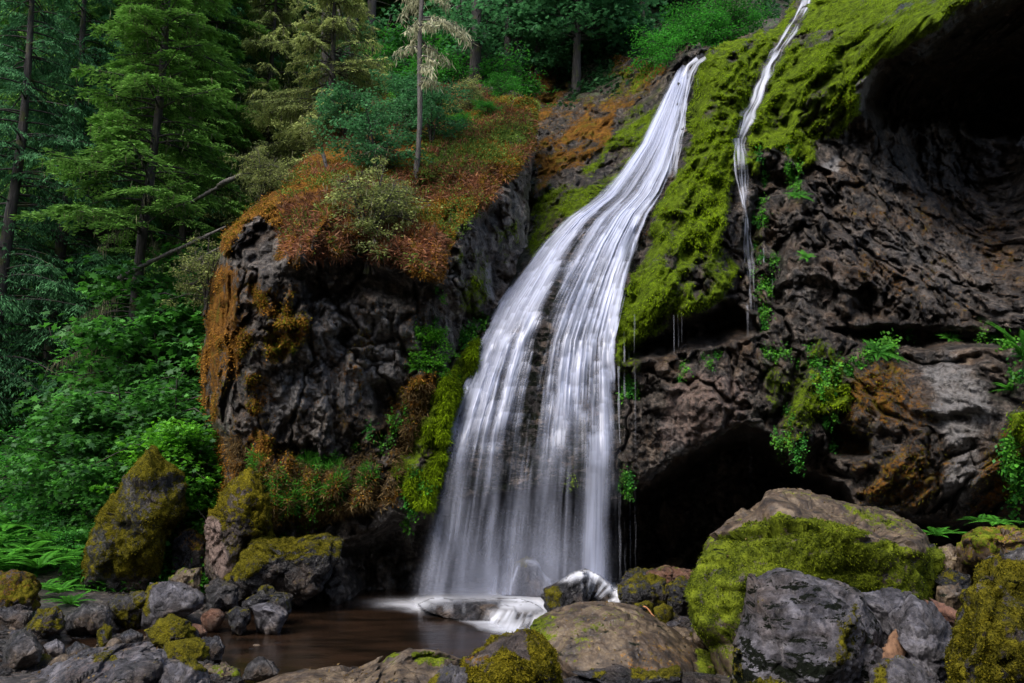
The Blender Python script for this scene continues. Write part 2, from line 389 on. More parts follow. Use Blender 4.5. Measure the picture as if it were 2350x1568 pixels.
    ins = sdist(PX, PY, poly) > 0
    fi = ins[:-1, :-1] & ins[1:, :-1] & ins[:-1, 1:] & ins[1:, 1:]
    idx = np.arange(PX.size).reshape(PX.shape)
    F = np.stack([idx[:-1, :-1], idx[1:, :-1], idx[1:, 1:], idx[:-1, 1:]], -1)[fi]
    used = np.zeros(PX.size, bool); used[F.ravel()] = True
    remap = np.cumsum(used)-1
    o = mk(name, V.reshape(-1, 3)[used], remap[F], mat, {k: v.ravel()[used] for k, v in m_in.items()})
    tag(o, label, kind='structure')
    du = np.gradient(V, axis=1); dv = np.gradient(V, axis=0); N = np.cross(du, dv); N /= np.linalg.norm(N, axis=-1, keepdims=True)+1e-9
    N *= np.where((N*(V-np.array([0, 0, CAMZ]))).sum(-1) > 0, -1, 1)[..., None]
    S = dict(hump=hump, x0=x0, y0=y0, step=step, V=V, N=N, ins=ins, m=m_in, f=f, PX=PX, PY=PY, name=name)
    SURF.append(S); return S

OUTP = [(505,540),(560,490),(600,455),(645,425),(690,370),(740,330),(760,250),(900,215),(1050,190),(1150,200),(1235,235),(1232,320),(1215,450),(1210,560),(1150,690),(1105,760),(1085,860),(1050,960),(1020,1060),(1005,1150),(995,1250),(975,1390),(490,1390),(500,1200),(500,1020),(470,960),(462,850),(468,720),(490,620)]
OUTC = [(470,750,16.5),(480,950,16.5),(500,1000,16.3),(510,1200,16.6),(560,620,15.3),(560,800,15.2),(560,950,15.6),(560,1150,15.8),(560,1300,15.6),(700,620,14.8),(700,800,15.2),(700,1000,15.5),(700,1150,15.4),(700,1350,15.4),
 (900,620,15),(900,800,15.5),(900,1000,15.3),(900,1150,15.2),(900,1340,16.0),(1100,500,16.3),(1100,620,16.2),(1050,750,16.2),(1000,900,15.7),(950,1080,15.2),(980,1000,15.5),
 (1200,450,18),(1200,600,17.8),(1220,250,21.5),(1150,300,20),(1000,330,19.5),(1000,450,17.5),(850,450,17),(700,450,16.6),(600,490,16.3),(650,430,17.5),(750,350,19.8),(900,300,21),(1000,220,24),(760,250,24.5),(510,560,16),(880,220,24.5)]
OUTF = [([(636,610),(650,540),(690,440),(800,400),(900,400),(1010,500),(1020,600),(1000,650),(930,625),(880,600),(790,590),(745,590),(690,625)], -.55, 60),
 ([(512,590),(540,500),(640,430),(680,460),(610,490),(560,530),(535,590)], -.5, 35),
 ([(560,545),(620,500),(650,530),(640,590),(590,610),(560,600)], .5, 25),
 ([(660,620),(780,590),(930,640),(1000,670),(940,700),(850,690),(780,705),(700,680)], .55, 30),
 ([(560,760),(700,690),(760,760),(700,830),(600,850)], -.25, 60),
 ([(840,880),(940,870),(930,940),(870,990),(840,950)], .7, 30),
 ([(1130,450),(1215,420),(1215,600),(1150,690),(1090,700),(1060,600)], .5, 40),
 ([(760,1260),(860,1215),(960,1170),(1030,1180),(1020,1420),(840,1400)], 1.3, 35)]
OUTW = [([(500,1390),(500,1200),(500,1020),(470,960),(462,850),(468,720),(490,620),(505,540),(560,490),(600,455),(645,425),(690,370),(740,330)], 34, 1.3),
 ([(1235,235),(1232,320),(1215,450),(1210,560)], 40, 1.6)]
OUTM = [('rust', [(505,580),(510,530),(600,450),(640,425),(700,360),(760,240),(900,200),(1240,220),(1235,330),(1190,400),(1130,450),(1070,520),(1030,590),(1020,650),(930,625),(880,600),(790,590),(740,600),(690,620),(630,590),(650,520),(600,490),(550,540),(525,600)], 1, 12),
 ('rust', [(455,720),(500,600),(540,620),(560,700),(570,780),(540,880),(500,960),(470,1000),(450,900)], .75, 25),
 ('rust', [(470,600),(640,600),(760,700),(1000,680),(1040,760),(980,900),(800,1000),(500,1000),(450,800)], .27, 40), ('rust', [(560,650),(700,640),(720,700),(650,740),(590,720)], .8, 20), ('rust', [(560,760),(640,720),(710,690),(720,760),(650,830),(600,850)], .75, 20),
 ('rust', [(540,840),(600,860),(640,930),(560,960)], .7, 25), ('rust', [(480,980),(620,990),(700,1060),(800,1080),(930,1050),(960,1120),(900,1150),(740,1200),(560,1250),(490,1300),(490,1100)], .66, 30),
 ('rust', [(880,900),(1000,850),(1010,900),(900,1080),(860,1100)], .75, 20),
 ('rust', [(780,760),(860,740),(880,850),(800,880)], .35, 20),
 ('moss', [(1105,770),(1080,850),(1040,950),(1010,1060),(980,1150),(920,1140),(885,1085),(930,1010),(985,940),(1030,850),(1060,800)], 1, 10),
 ('moss', [(1040,580),(1110,560),(1140,640),(1100,740),(1050,700)], .5, 20), ('moss', [(1130,520),(1190,500),(1200,580),(1160,620)], .5, 14),
 ('moss', [(560,830),(600,720),(700,700),(700,800),(640,840)], .42, 20), ('moss', [(640,560),(700,500),(760,540),(740,590),(680,610)], .4, 20),
 ('moss', [(620,1040),(700,1040),(720,1180),(620,1200)], .4, 25),
 ('pale', [(700,660),(920,700),(1000,800),(940,880),(800,950),(620,1000),(560,900),(640,860),(720,760)], .6, 40),
 ('pale', [(570,560),(640,550),(650,600),(580,610)], .3, 10), ('pale', [(1115,600),(1135,600),(1135,690),(1115,690)], .9, 5),
 ('pink', [(580,1040),(660,1040),(690,1100),(620,1130)], .6, 20)]
OUT = sheet('outcrop_cliff', OUTP, OUTC, 3.2, OUTF, OUTW, OUTM, M_CLIFF, .95, 'dark basalt outcrop left of the waterfall, topped with rust-orange moss')

CLP = [(1150,720),(1190,520),(1205,400),(1215,280),(1200,130),(1300,110),(1400,120),(1480,130),(1530,105),(1600,95),(1640,110),(1700,78),(1780,55),(1800,20),(1830,-10),(1850,-60),(2450,-60),(2450,1440),(860,1440),(870,1100),(960,950),(1050,780)]
CLC = [(1250,350,23),(1400,300,23),(1220,550,20),(1400,420,20.5),(1580,150,22.3),(1300,200,27),(1200,180,28),(1430,190,25.5),(1500,130,25),(1220,450,21.5),
 (1520,300,21),(1450,420,19.8),(1350,500,18.6),(1250,620,17.4),(1350,640,17.2),(1150,750,16.6),(1350,800,16.2),(1080,900,16),(1250,900,15.9),(1400,900,15.9),(1040,1050,15.6),(1200,1050,15.6),(1400,1050,15.6),(900,1050,16.5),
 (1000,1200,15.8),(1200,1200,15.8),(1400,1200,15.8),(1000,1400,16),(1400,1400,16),
 (1620,125,22),(1750,60,22.6),(1850,0,23),(1900,-60,23.5),(2100,-60,21),(1600,250,20.3),(1600,400,18.6),(1500,520,18.2),(1560,600,17),(1480,680,16.6),(1600,700,16),(1700,400,18.2),(1700,600,16.9),(1450,780,16.4),
 (1750,250,20),(1900,200,18.9),(1900,60,20.5),(2000,60,18.4),(2100,20,16.8),(2200,-30,15.8),(2400,-60,14.4),
 (2300,250,21.5),(2100,300,20.6),(2300,450,19.8),(2100,450,19.2),(1950,450,18),(2300,650,16.5),(2100,650,16.3),(1900,600,16.4),(1850,330,18.7),(1800,450,17.5),(1780,650,16.2),
 (2100,820,15.4),(2100,900,14.6),(2250,900,13.8),(2300,1050,13.2),(2100,1050,13.9),(1950,1000,14.8),(2000,1150,14.6),(2300,1180,14.4),(2440,800,13.5),(2440,1100,12.6),
 (1450,820,16),(1600,820,15.6),(1600,950,15.3),(1700,850,15.5),(1780,950,15.3),(1480,1000,15.9),(1850,900,15.4),(1450,1200,16),(1700,1200,15.6),(1700,1400,15.8),(2000,1400,15.5),(2400,1400,14.5),(2440,400,17)]
CLF = [([(1992,175),(2030,140),(2110,112),(2160,70),(2210,30),(2330,-35),(2480,-70),(2480,380),(2250,300),(2100,300),(2020,290),(1985,240)], 4.0, 45),
 ([(1430,1150),(1500,1120),(1560,1070),(1640,1020),(1700,990),(1760,1000),(1800,1060),(1850,1090),(1930,1110),(1960,1160),(2050,1185),(2150,1195),(2300,1205),(2480,1210),(2480,1500),(840,1500),(860,1230),(960,1160),(1050,1140),(1300,1130)], 5.5, 35),
 ([(1440,800),(1560,745),(1650,700),(1700,690),(1740,770),(1640,790),(1540,800),(1450,835)], 1.6, 25),
 ([(1880,960),(2000,1000),(2010,1050),(1900,1060)], 1.2, 25), ([(1900,755),(2080,745),(2480,770),(2480,800),(2200,790),(2000,800)], 1.3, 22),
 ([(1800,1080),(1880,1010),(1950,1100),(1860,1110)], 1.0, 20), ([(1740,380),(1780,350),(1830,400),(1800,700),(1760,700)], .5, 20),
 ([(1430,560),(1500,470),(1520,560),(1450,700)], .6, 25), ([(1850,310),(1990,250),(2010,340),(1900,400)], .5, 30),
 ([(1690,600),(1740,380),(1760,420),(1740,690)], .7, 20), ([(1230,120),(1430,100),(1400,210),(1260,230)], 3, 60),
 ([(1540,150),(1640,100),(1630,200),(1590,350)], .6, 20),
 ([(1680,330),(1730,330),(1725,400),(1680,400)], -.5, 25), ([(1470,480),(1600,410),(1680,500),(1660,680),(1560,720),(1450,740)], -.7, 70),
 ([(1600,180),(1720,100),(1700,300),(1600,400)], -.6, 70), ([(1760,200),(1900,60),(1960,200),(1830,330)], -.6, 70)]
CLM = [('moss', [(1615,130),(1700,80),(1780,52),(1830,-20),(1850,-80),(2400,-80),(2210,20),(2160,60),(2110,100),(2030,130),(1985,160),(1965,190),(1975,260),(1930,310),(1890,320),(1860,360),(1835,400),(1800,340),(1745,345),(1740,420),(1690,380),(1672,480),(1650,560),(1690,620),(1655,690),(1560,735),(1470,785),(1430,850),(1418,700),(1450,620),(1500,560),(1500,480),(1560,400),(1585,330),(1575,260),(1600,190)], 1, 8),
 ('moss', [(1215,590),(1215,480),(1260,430),(1330,400),(1380,330),(1450,260),(1540,170),(1500,300),(1430,430),(1310,520),(1230,600)], .62, 14),
 ('rust', [(1215,460),(1230,340),(1300,280),(1420,260),(1400,330),(1320,380)], .8, 14),
 ('rust', [(1200,120),(1480,120),(1540,150),(1440,260),(1300,280),(1210,340)], .55, 20), ('moss', [(1280,200),(1400,150),(1500,140),(1480,220),(1350,260)], .45, 18),
 ('rust', [(1850,-30),(1960,20),(2000,60),(1900,60)], .3, 20), ('rust', [(1890,190),(1960,210),(1970,290),(1890,290)], .5, 12), ('rust', [(1430,600),(1500,480),(1560,420),(1600,440),(1560,520)], .35, 15),
 ('rust', [(1960,850),(2120,780),(2180,1000),(2200,1190),(1960,1150),(1900,1000)], .42, 40), ('rust', [(2240,1060),(2350,900),(2450,1100),(2400,1200),(2200,1190)], .42, 30),
 ('moss', [(1840,800),(1890,760),(1960,850),(1950,920),(1860,1000),(1800,1080),(1780,1000),(1810,900)], .5, 25),
 ('moss', [(1890,890),(1960,880),(1950,940),(1900,930)], .9, 10), ('moss', [(1750,820),(1830,830),(1820,920),(1760,960)], .5, 20), ('moss', [(2310,950),(2450,930),(2450,1060),(2330,1020)], .95, 12),
 ('moss', [(1440,700),(1500,780),(1480,850),(1430,860)], .5, 12),
 ('moss', [(1700,560),(1740,500),(1770,600),(1760,700),(1720,700)], .4, 20), ('moss', [(1280,1080),(1320,1060),(1340,1150),(1280,1150)], .5, 20),
 ('pale', [(2110,830),(2190,790),(2250,850),(2290,960),(2250,1020),(2290,1120),(2220,1180),(2150,1150),(2170,1020),(2120,930)], .62, 34),
 ('pale', [(1955,150),(2010,130),(2000,180),(1980,250),(1955,240)], .8, 8), ('pale', [(1880,370),(1920,350),(1930,390),(1890,400)], .9, 10), ('pale', [(1790,470),(1860,480),(1840,580),(1800,560)], .35, 15),
 ('pale', [(1780,620),(1880,590),(1900,680),(1850,730),(1790,700)], .4, 20), ('pale', [(1500,960),(1540,960),(1580,1040),(1540,1060)], .6, 10), ('pale', [(1440,870),(1470,860),(1600,940),(1500,960)], .15, 10),
 ('pale', [(1960,440),(2350,560),(2350,700),(2050,700),(1880,500)], .42, 60), ('rust', [(1950,400),(2350,450),(2400,720),(2100,740),(1900,600)], .27, 60), ('pale', [(1380,360),(1420,310),(1460,330),(1400,400)], .35, 12), ('pale', [(1280,480),(1330,450),(1330,480)], .3, 12), ('pale', [(1800,80),(1900,30),(1910,50),(1830,80),(1760,90)], .9, 6),
 ('pink', [(1520,880),(1600,840),(1680,850),(1740,880),(1700,980),(1600,1030),(1520,1060),(1500,1000)], .55, 20), ('pink', [(1870,560),(1930,530),(1940,680),(1880,720)], .4, 15), ('pink', [(2000,800),(2120,780),(2140,900),(2000,900)], .4, 25)]
FALLZONE = [(1560,140),(1620,125),(1590,330),(1530,430),(1460,620),(1420,760),(1430,1060),(1430,1160),(970,1160),(1010,1000),(1100,780),(1240,550),(1420,390),(1500,260)]
THINPATH = [(1858,-30),(1836,38),(1812,74),(1790,108),(1766,148),(1750,188),(1737,228),(1716,268),(1702,310),(1705,400),(1712,500)]
CLM.append(('black', FALLZONE, .55, 16))
CLI = sheet('waterfall_cliff', CLP, CLC, 3.2, CLF, [([(1615,105),(1640,110),(1700,78),(1780,55),(1800,20),(1830,-10)], 35, .9)], CLM, M_CLIFFW, 1.0, 'tall cliff with bright hanging moss, a dark alcove and a cave at its foot', smoothzone=[(FALLZONE, .82), (THINPATH, .8)], lean=-.5)

# ------------------------------------------------------------------ ground
def pool_xy(pts):
    q = P([p[0] for p in pts], [p[1] for p in pts], 10.)
    t = CAMZ/(CAMZ-q[:, 2]); return [(float(a*k), float(10*k)) for a, k in zip(q[:, 0], t)]
POOLP = pool_xy([(455,1440),(500,1408),(560,1392),(660,1375),(700,1362),(780,1343),(960,1338),(1250,1338),(1420,1338),(1430,1400),(1260,1445),(1290,1500),(1275,1560),(1060,1560),(870,1580),(600,1600),(540,1550),(470,1520),(470,1465)])
POOLP2 = pool_xy([(150,1455),(300,1440),(470,1450),(470,1470),(330,1475),(260,1470),(230,1500),(120,1530),(-100,1590),(-100,1530),(60,1500),(100,1480)])
KX = [-32, -20, -11, -7.5, -4, 0, 5, 10, 16, 40]
PROF = {  # northing -> height profiles; unseen rise behind camera added to block low sky light
 -32: [(-30,26),(-12,8),(0,3),(10,1.5),(17,1.5),(20,3),(30,14),(55,40)],
 -20: [(-30,26),(-10,6),(2,1),(14,.4),(18,1.0),(22,3.5),(30,10),(40,21),(55,38)],
 -11: [(-30,26),(-10,5),(-2,.2),(14,.15),(18,.8),(21,1.6),(25,4.5),(40,20),(55,36)],
 -7.5:[(-30,26),(-10,5),(-2,.1),(14,.1),(17,.3),(20,1.5),(23,4.5),(27,9.5),(40,23),(55,38)],
 -4:  [(-30,26),(-10,5),(-2,.1),(14,.0),(19,.1),(21.5,6),(24,12.4),(27,15.5),(40,27),(55,40)],
 0:   [(-30,26),(-10,5),(-2,.1),(14,.0),(21,-.2),(23.5,8),(26,13.5),(28,15.5),(40,27),(55,40)],
 5:   [(-30,26),(-10,5),(-2,.1),(14,.1),(21.5,-.1),(23,11),(25,15),(30,20.5),(40,29),(55,42)],
 10:  [(-30,26),(-10,5),(-2,.2),(10,.2),(21.5,.3),(24,14),(26,18),(32,24),(40,31),(55,44)],
 16:  [(-30,26),(-10,6),(-2,1),(10,.4),(20,.5),(27,2),(30,22),(55,44)],
 40:  [(-30,26),(-10,14),(-2,12),(10,10),(20,12),(27,18),(30,24),(55,44)]}
def hbase(x, y):
    x = np.asarray(x, float); y = np.asarray(y, float)
    cols = [np.interp(y, [a for a, b in PROF[k]], [b for a, b in PROF[k]]) for k in KX]
    h = cols[0].copy()
    for k in range(len(KX)-1):
        t = np.clip((x-KX[k])/(KX[k+1]-KX[k]), 0, 1); t = t*t*(3-2*t)
        h = np.where(x >= KX[k], cols[k]*(1-t)+cols[k+1]*t, h)
    return h
def hgt(x, y):
    x = np.asarray(x, float); y = np.asarray(y, float)
    h = hbase(x, y); q = np.stack([x, y, 0*x], -1)
    big = sst(1.5, 8, h)
    h = h+fbm(q*.35, 60, 3)*(.10+.9*big)+fbm(q*1.4, 61, 3)*(.07+.25*big)
    low = (1-sst(.8, 2.5, hbase(x, y)))*(1-sst(20.5, 22, y))
    s_ = np.maximum(sdist(x, y, POOLP), sdist(x, y, POOLP2)-.1)
    h = h*(1-low)+low*(np.maximum(h, .05)+.06-.5*sst(-.25, .5, s_))
    return h
gx = np.concatenate([np.arange(-60, -14, .5), np.arange(-14, 14, .14), np.arange(14, 45, .5)]); gy = np.concatenate([np.arange(-40, 4, .6), np.arange(4, 22, .13), np.arange(22, 75, .3)])
GX, GY = np.meshgrid(gx, gy); GZ = hgt(GX, GY)
idx = np.arange(GX.size).reshape(GX.shape)
F = np.stack([idx[:-1, :-1], idx[:-1, 1:], idx[1:, 1:], idx[1:, :-1]], -1).reshape(-1, 4)
s = NT('ground_soil')
a1 = s.noise(3, 6, .6); a2 = s.noise(16, 6, .65); vr = s.n('ShaderNodeTexVoronoi'); vr.inputs['Scale'].default_value = 9; s.l(s.coord(), vr.inputs['Vector'])
soil = s.ramp(a2, [(.3, (.008, .006, .004)), (.55, (.03, .02, .012)), (.75, (.07, .045, .025))])
peb = s.mix(s.smooth(a2, .4, .6), s.ramp(vr.outputs['Color'], [(.2, (.02, .018, .018)), (.6, (.06, .052, .05)), (.9, (.12, .09, .07))]), (.02, .016, .012))
zz = s.n('ShaderNodeSeparateXYZ'); s.l(s.coord(), zz.inputs[0])
c = s.mix(s.smooth(zz.outputs[2], .35, .9), peb, soil)
c = s.mix(s.math('MULTIPLY', s.smooth(zz.outputs[2], .9, 1.6), s.smooth(a1, .45, .6)), c, (.035, .055, .012))
bp = s.n('ShaderNodeBump'); bp.inputs['Distance'].default_value = .06; bp.inputs['Strength'].default_value = .9
s.l(s.math('MULTIPLY_ADD', vr.outputs['Distance'], -.8, a2), bp.inputs['Height'])
b = s.n('ShaderNodeBsdfPrincipled'); s.l(c, b.inputs['Base Color']); s.l(bp.outputs[0], b.inputs['Normal']); b.inputs['Roughness'].default_value = .6
s.l(b.outputs[0], s.out.inputs[0])
tag(mk('ground', np.stack([GX, GY, GZ], -1), F, s.m), 'dark stream bed rising into steep forest floor', kind='structure')

def ghit(px, py, y0=4., y1=60.):
    """where the sight line meets the ground sheet"""
    ys = np.arange(y0, y1, .08); q = P(np.full(ys.shape, px), np.full(ys.shape, py), ys)
    hh = hgt(q[:, 0], q[:, 1]); b = np.where(q[:, 2] < hh)[0]
    k = b[0] if len(b) else len(ys)-1
    return q[k]
def shit(S, px, py):
    i = int(round((py-S['y0'])/S['step'])); j = int(round((px-S['x0'])/S['step']))
    i = min(max(i, 0), S['V'].shape[0]-1); j = min(max(j, 0), S['V'].shape[1]-1)
    return S['V'][i, j], S['N'][i, j]

# ------------------------------------------------------------------ water of the pool
s = NT('pool_water')
w = s.noise(1.1, 4, .5, stretch=(1, 2.6, 1)); w2 = s.noise(5, 3, .5, stretch=(1, 2, 1))
c = s.ramp(w, [(.35, (.006, .004, .0025)), (.65, (.022, .012, .007))])
bp = s.n('ShaderNodeBump'); bp.inputs['Strength'].default_value = .25; bp.inputs['Distance'].default_value = .04; s.l(s.math('MULTIPLY_ADD', w2, .5, w), bp.inputs['Height'])
b = s.n('ShaderNodeBsdfPrincipled'); s.l(c, b.inputs['Base Color']); b.inputs['Roughness'].default_value = .16; b.inputs['IOR'].default_value = 1.33
s.l(bp.outputs[0], b.inputs['Normal']); s.l(b.outputs[0], s.out.inputs[0])
gx = np.arange(-16, 10, .5); gy = np.arange(3, 23, .5); WX, WY = np.meshgrid(gx, gy); idx = np.arange(WX.size).reshape(WX.shape)
F = np.stack([idx[:-1, :-1], idx[:-1, 1:], idx[1:, 1:], idx[1:, :-1]], -1).reshape(-1, 4)
tag(mk('water', np.stack([WX, WY, 0*WX], -1), F, s.m), 'still dark brown pool at the foot of the waterfall', kind='structure')
# ------------------------------------------------------------------ boulders
ICO = {}
def ico(n):
    if n not in ICO:
        bm = bmesh.new(); bmesh.ops.create_icosphere(bm, subdivisions=n, radius=1)
        ICO[n] = (np.array([v.co[:] for v in bm.verts]), np.array([[v.index for v in f.verts] for f in bm.faces])); bm.free()
    return ICO[n]
ROCKS = {}
def rock(out, Y, th, label, mat=None, moss=0., rust=0., facets=14, rough=1., boxy=2.6, seed=1, pale=0., pink=0., sub=None, up=.5, cut=None, painter=None, name='boulder', cat='boulder', mat_scale=1., streak=0., group=None, smoothf=.03):
    out = np.array(out, float); q = P(out[:, 0], out[:, 1], Y)
    X = q[:, 0]; Z = q[:, 2]; cx = (X.min()+X.max())/2; cz = (Z.min()+Z.max())/2
    size = max(np.ptp(X), np.ptp(Z)); pxs = size/Y*FL
    if sub is None: sub = 7 if pxs > 420 else 6 if pxs > 140 else 5 if pxs > 60 else 4
    D, F = ico(sub); rng = np.random.default_rng(seed)
    # facets: intersection of random half-spaces
    r = np.full(len(D), 1.0)
    if facets:
        nn = unit(facets, rng); nn[:, 1] = -np.abs(nn[:, 1])*1.2; nn /= np.linalg.norm(nn, axis=1, keepdims=True)
        for n_ in nn:
            dd = D@n_; k = rng.uniform(.74, .93); rr = np.where(dd > .05, k/np.maximum(dd, .05), 9)
            h = np.clip(.5+.5*(rr-r)/smoothf, 0, 1); r = rr*(1-h)+r*h-smoothf*h*(1-h)
    rp = np.sqrt(D[:, 0]**2+D[:, 2]**2)+1e-9
    sc_ = 1/((rp**boxy+np.abs(D[:, 1])**boxy)**(1/boxy))
    # outline radius by angle
    ang = np.arctan2(Z-cz, X-cx); rad = np.hypot(X-cx, Z-cz); o_ = np.argsort(ang); ang = ang[o_]; rad = rad[o_]
    th_ = np.arctan2(D[:, 2], D[:, 0])
    # polygon edge interpolation (straight edges)
    A = np.r_[ang[-1]-2*math.pi, ang, ang[0]+2*math.pi]; R = np.r_[rad[-1], rad, rad[0]]
    k = np.clip(np.searchsorted(A, th_)-1, 0, len(A)-2)
    a0, a1, r0, r1 = A[k], A[k+1], R[k], R[k+1]
    den = r0*np.sin(th_-a0)+r1*np.sin(a1-th_); Rt = np.where(np.abs(den) > 1e-6, r0*r1*np.sin(a1-a0)/np.where(np.abs(den) > 1e-6, den, 1), r0)
    Rt = np.clip(Rt, np.minimum(r0, r1)*.6, np.maximum(r0, r1)*1.02)
    tap = 1+np.minimum(0, D[:, 1])*(th/Y)*.4; side = np.clip(rp, 0, 1)**3; rr = r*(1-side)+1*side*.99        # keep the outline, facet the faces
    V = np.stack([D[:, 0]/rp*Rt*rp*sc_*rr*tap, D[:, 1]*sc_*th*r, D[:, 2]/rp*Rt*rp*sc_*rr*tap], -1)
    V[:, 2] -= np.clip(V[:, 1], 0, None)*max(0, (CAMZ-cz-Z.max()+cz)/Y)*1.15*(V[:, 2] > -9)
    vd = np.array([cx, Y, 0.])/math.hypot(cx, Y); V[:, 0] += V[:, 1]*vd[0]; V[:, 1] *= vd[1]        # the rock is turned to lie along its sight line
    V = V+np.array([cx, Y, cz])
    if cut is not None:
        A_ = np.array([P(*c_) for c_ in cut]); n_ = np.cross(A_[1]-A_[0], A_[2]-A_[0]); n_ = n_*np.sign(n_[2])
        zc = A_[0][2]-(n_[0]*(V[:, 0]-A_[0][0])+n_[1]*(V[:, 1]-A_[0][1]))/n_[2]
        V[:, 2] = np.minimum(V[:, 2], zc+.02*fbm(V*2, 3, 3))
    N = D*np.array([1/max(size*.5, .01), 1/th, 1/max(size*.5, .01)]); N /= np.linalg.norm(N, axis=1, keepdims=True)
    s_ = max(size, .15); q = V/s_+seed*3.7
    h1, j1 = facet(q*3.3+fbm(q*4, 2, 2)[:, None]*.2, seed+7); h2, j2 = facet(q*np.array([8, 8, 11])+fbm(q*9, 12, 2)[:, None]*.4, seed+9)
    d = s_*rough*(.075*h1-.02*(1-j1)+.032*h2-.012*(1-j2)+.05*fbm(q*2.6, 5, 4)+.02*ridge(q*7, 6, 4)+.007*fbm(q*40, 14, 2))
    V = V+N*d[:, None]
    zg = max(min(float(hgt(cx, Y-th*.5)), float(hgt(cx, Y)), .1), -.03)-.06; zmn = V[:, 2].min()
    if zmn > zg and out[:, 1].max() < 1500: V[:, 2] -= (zmn-zg)*np.clip((cz-V[:, 2])/(cz-zmn), 0, 1)**1.5
    # masks
    fn = np.cross(V[F[:, 1]]-V[F[:, 0]], V[F[:, 2]]-V[F[:, 0]]); VN = np.zeros_like(V)
    for j in range(3): np.add.at(VN, F[:, j], fn)
    VN /= np.linalg.norm(VN, axis=1, keepdims=True)+1e-9
    px, py = IP(V); patch = fbm(V/s_*3+seed, 71, 3)
    def m(a): return np.clip(a*(1-up+up*1.6*sst(-.3, .7, VN[:, 2]))+patch*.75*a, 0, 1.2) if a > 0 else np.zeros(len(V))
    at = dict(black=np.zeros(len(V)), moss=m(moss), rust=m(rust), pale=np.full(len(V), pale)+(patch*pale), pink=np.full(len(V), pink)+patch*pink)
    if painter: painter(at, px, py, V, VN)
    soft = np.clip(np.maximum(at['moss'], at['rust']), 0, 1)
    V = V+VN*(soft*(.03*(1-np.abs(vn(V*np.array([9, 9, 5]), 77))*2)+.02*fbm(V*22, 78, 2))*min(1, s_))[:, None]
    zb = V[:, 2].min()
    o = mk(name, V, F, mat or M_ROCKO, at, origin=(cx, Y, zb))
    tag(o, label, cat, group)
    ROCKS[label] = dict(V=V, N=VN, at=at, F=F)
    return o
def pm(k, poly, val=1., soft=8, mul=None):
    def f(at, px, py, V, N):
        w = fbm(V*2.3, 81, 4)*18
        s_ = sst(-soft, soft, sdist(px+w, py+w*.7, poly))
        at[k][:] = at[k]*(1-s_)+min(val, .8 if k in ('moss', 'rust') else 1)*s_
    return f
def painters(*ps):
    def f(*a):
        for p in ps: p(*a)
    return f

rock([(350,1024),(382,1084),(400,1098),(428,1110),(427,1174),(385,1214),(375,1284),(370,1335),(320,1362),(240,1372),(196,1330),(200,1264),(220,1214),(250,1164),(290,1104),(315,1070)], 15.4, 1.2,
 'tall pointed boulder like a shark fin covered in olive and rusty moss', M_ROCKO, moss=.7, rust=.42, seed=3, rough=.7, facets=6, up=.2, sub=6, smoothf=.12,
 painter=painters(pm('rust', [(330,1010),(370,1010),(385,1090),(300,1090)], .25, 12), pm('moss', [(330,1200),(400,1130),(420,1180),(380,1300),(300,1320),(230,1280)], .75, 25), pm('moss', [(190,1330),(390,1320),(380,1400),(190,1400)], .0, 12), pm('rust', [(190,1330),(390,1320),(380,1400),(190,1400)], .1, 12)))
rock([(575,1084),(615,1134),(622,1224),(570,1254),(540,1310),(505,1316),(480,1274),(472,1209),(490,1169),(525,1110)], 15.0, 1.0,
 'yellow-moss boulder with a bare grey left flank leaning on the outcrop foot', M_ROCKG, moss=.75, rust=.4, seed=5, up=.3, smoothf=.12,
 painter=painters(pm('moss', [(466,1190),(495,1180),(505,1240),(540,1310),(500,1330),(470,1280)], 0, 5), pm('rust', [(466,1190),(495,1180),(505,1240),(540,1310),(500,1330),(470,1280)], 0, 5), pm('pink', [(466,1190),(495,1180),(505,1240),(540,1310),(500,1330),(470,1280)], .7, 5)))
rock([(565,1254),(590,1236),(675,1236),(740,1232),(768,1249),(772,1280),(755,1310),(700,1344),(625,1364),(560,1358),(520,1345),(513,1322),(540,1285)], 14.6, 1.0,
 'long low ledge boulder with yellow moss on top, dripping into the pool', M_ROCKW, moss=.62, rust=.5, seed=6, up=.65,
 painter=painters(pm('moss', [(600,1290),(780,1290),(780,1380),(500,1380),(540,1340)], .12, 14), pm('rust', [(600,1290),(780,1290),(780,1380),(500,1380),(540,1340)], .1, 14), pm('moss', [(520,1310),(570,1250),(620,1240),(640,1280),(560,1330)], .85, 10)))
rock([(345,1341),(390,1333),(440,1347),(467,1369),(462,1392),(425,1408),(380,1422),(340,1436),(325,1424),(330,1374)], 12.6, .55, 'smooth blue-grey boulder at the pool edge in front of the pointed mossy one', M_ROCKL, moss=.1, seed=8, rough=.45, facets=9,
 painter=pm('moss', [(325,1345),(362,1335),(350,1380),(360,1410),(335,1420),(320,1400)], .75, 6))
rock([(250,1386),(280,1367),(325,1357),(350,1359),(345,1394),(320,1421),(280,1418),(255,1411)], 12.8, .5, 'grey boulder with olive moss streaks left of the smooth blue-grey one', M_ROCKO, moss=.45, seed=9, up=.1)
rock([(155,1409),(195,1386),(250,1384),(257,1409),(252,1431),(210,1443),(170,1448),(145,1441)], 12.2, .5, 'flat-topped dark grey slab by the small stream channel', M_ROCKO, seed=10, rough=.5, pale=.1, moss=.1)
rock([(30,1452),(55,1445),(80,1457),(97,1484),(93,1516),(65,1535),(30,1538),(8,1526),(5,1492)], 9.6, .42, 'round smooth grey boulder at the lower left corner', M_ROCKO, seed=12, rough=.35, facets=4, boxy=2.1, pale=.1)
rock([(-40,1330),(30,1309),(75,1319),(93,1349),(86,1391),(50,1406),(15,1420),(-40,1420)], 12.9, .8, 'brown mossy boulder at the left edge below the ferns', M_ROCKO, rust=.62, moss=.5, seed=13, up=.4)
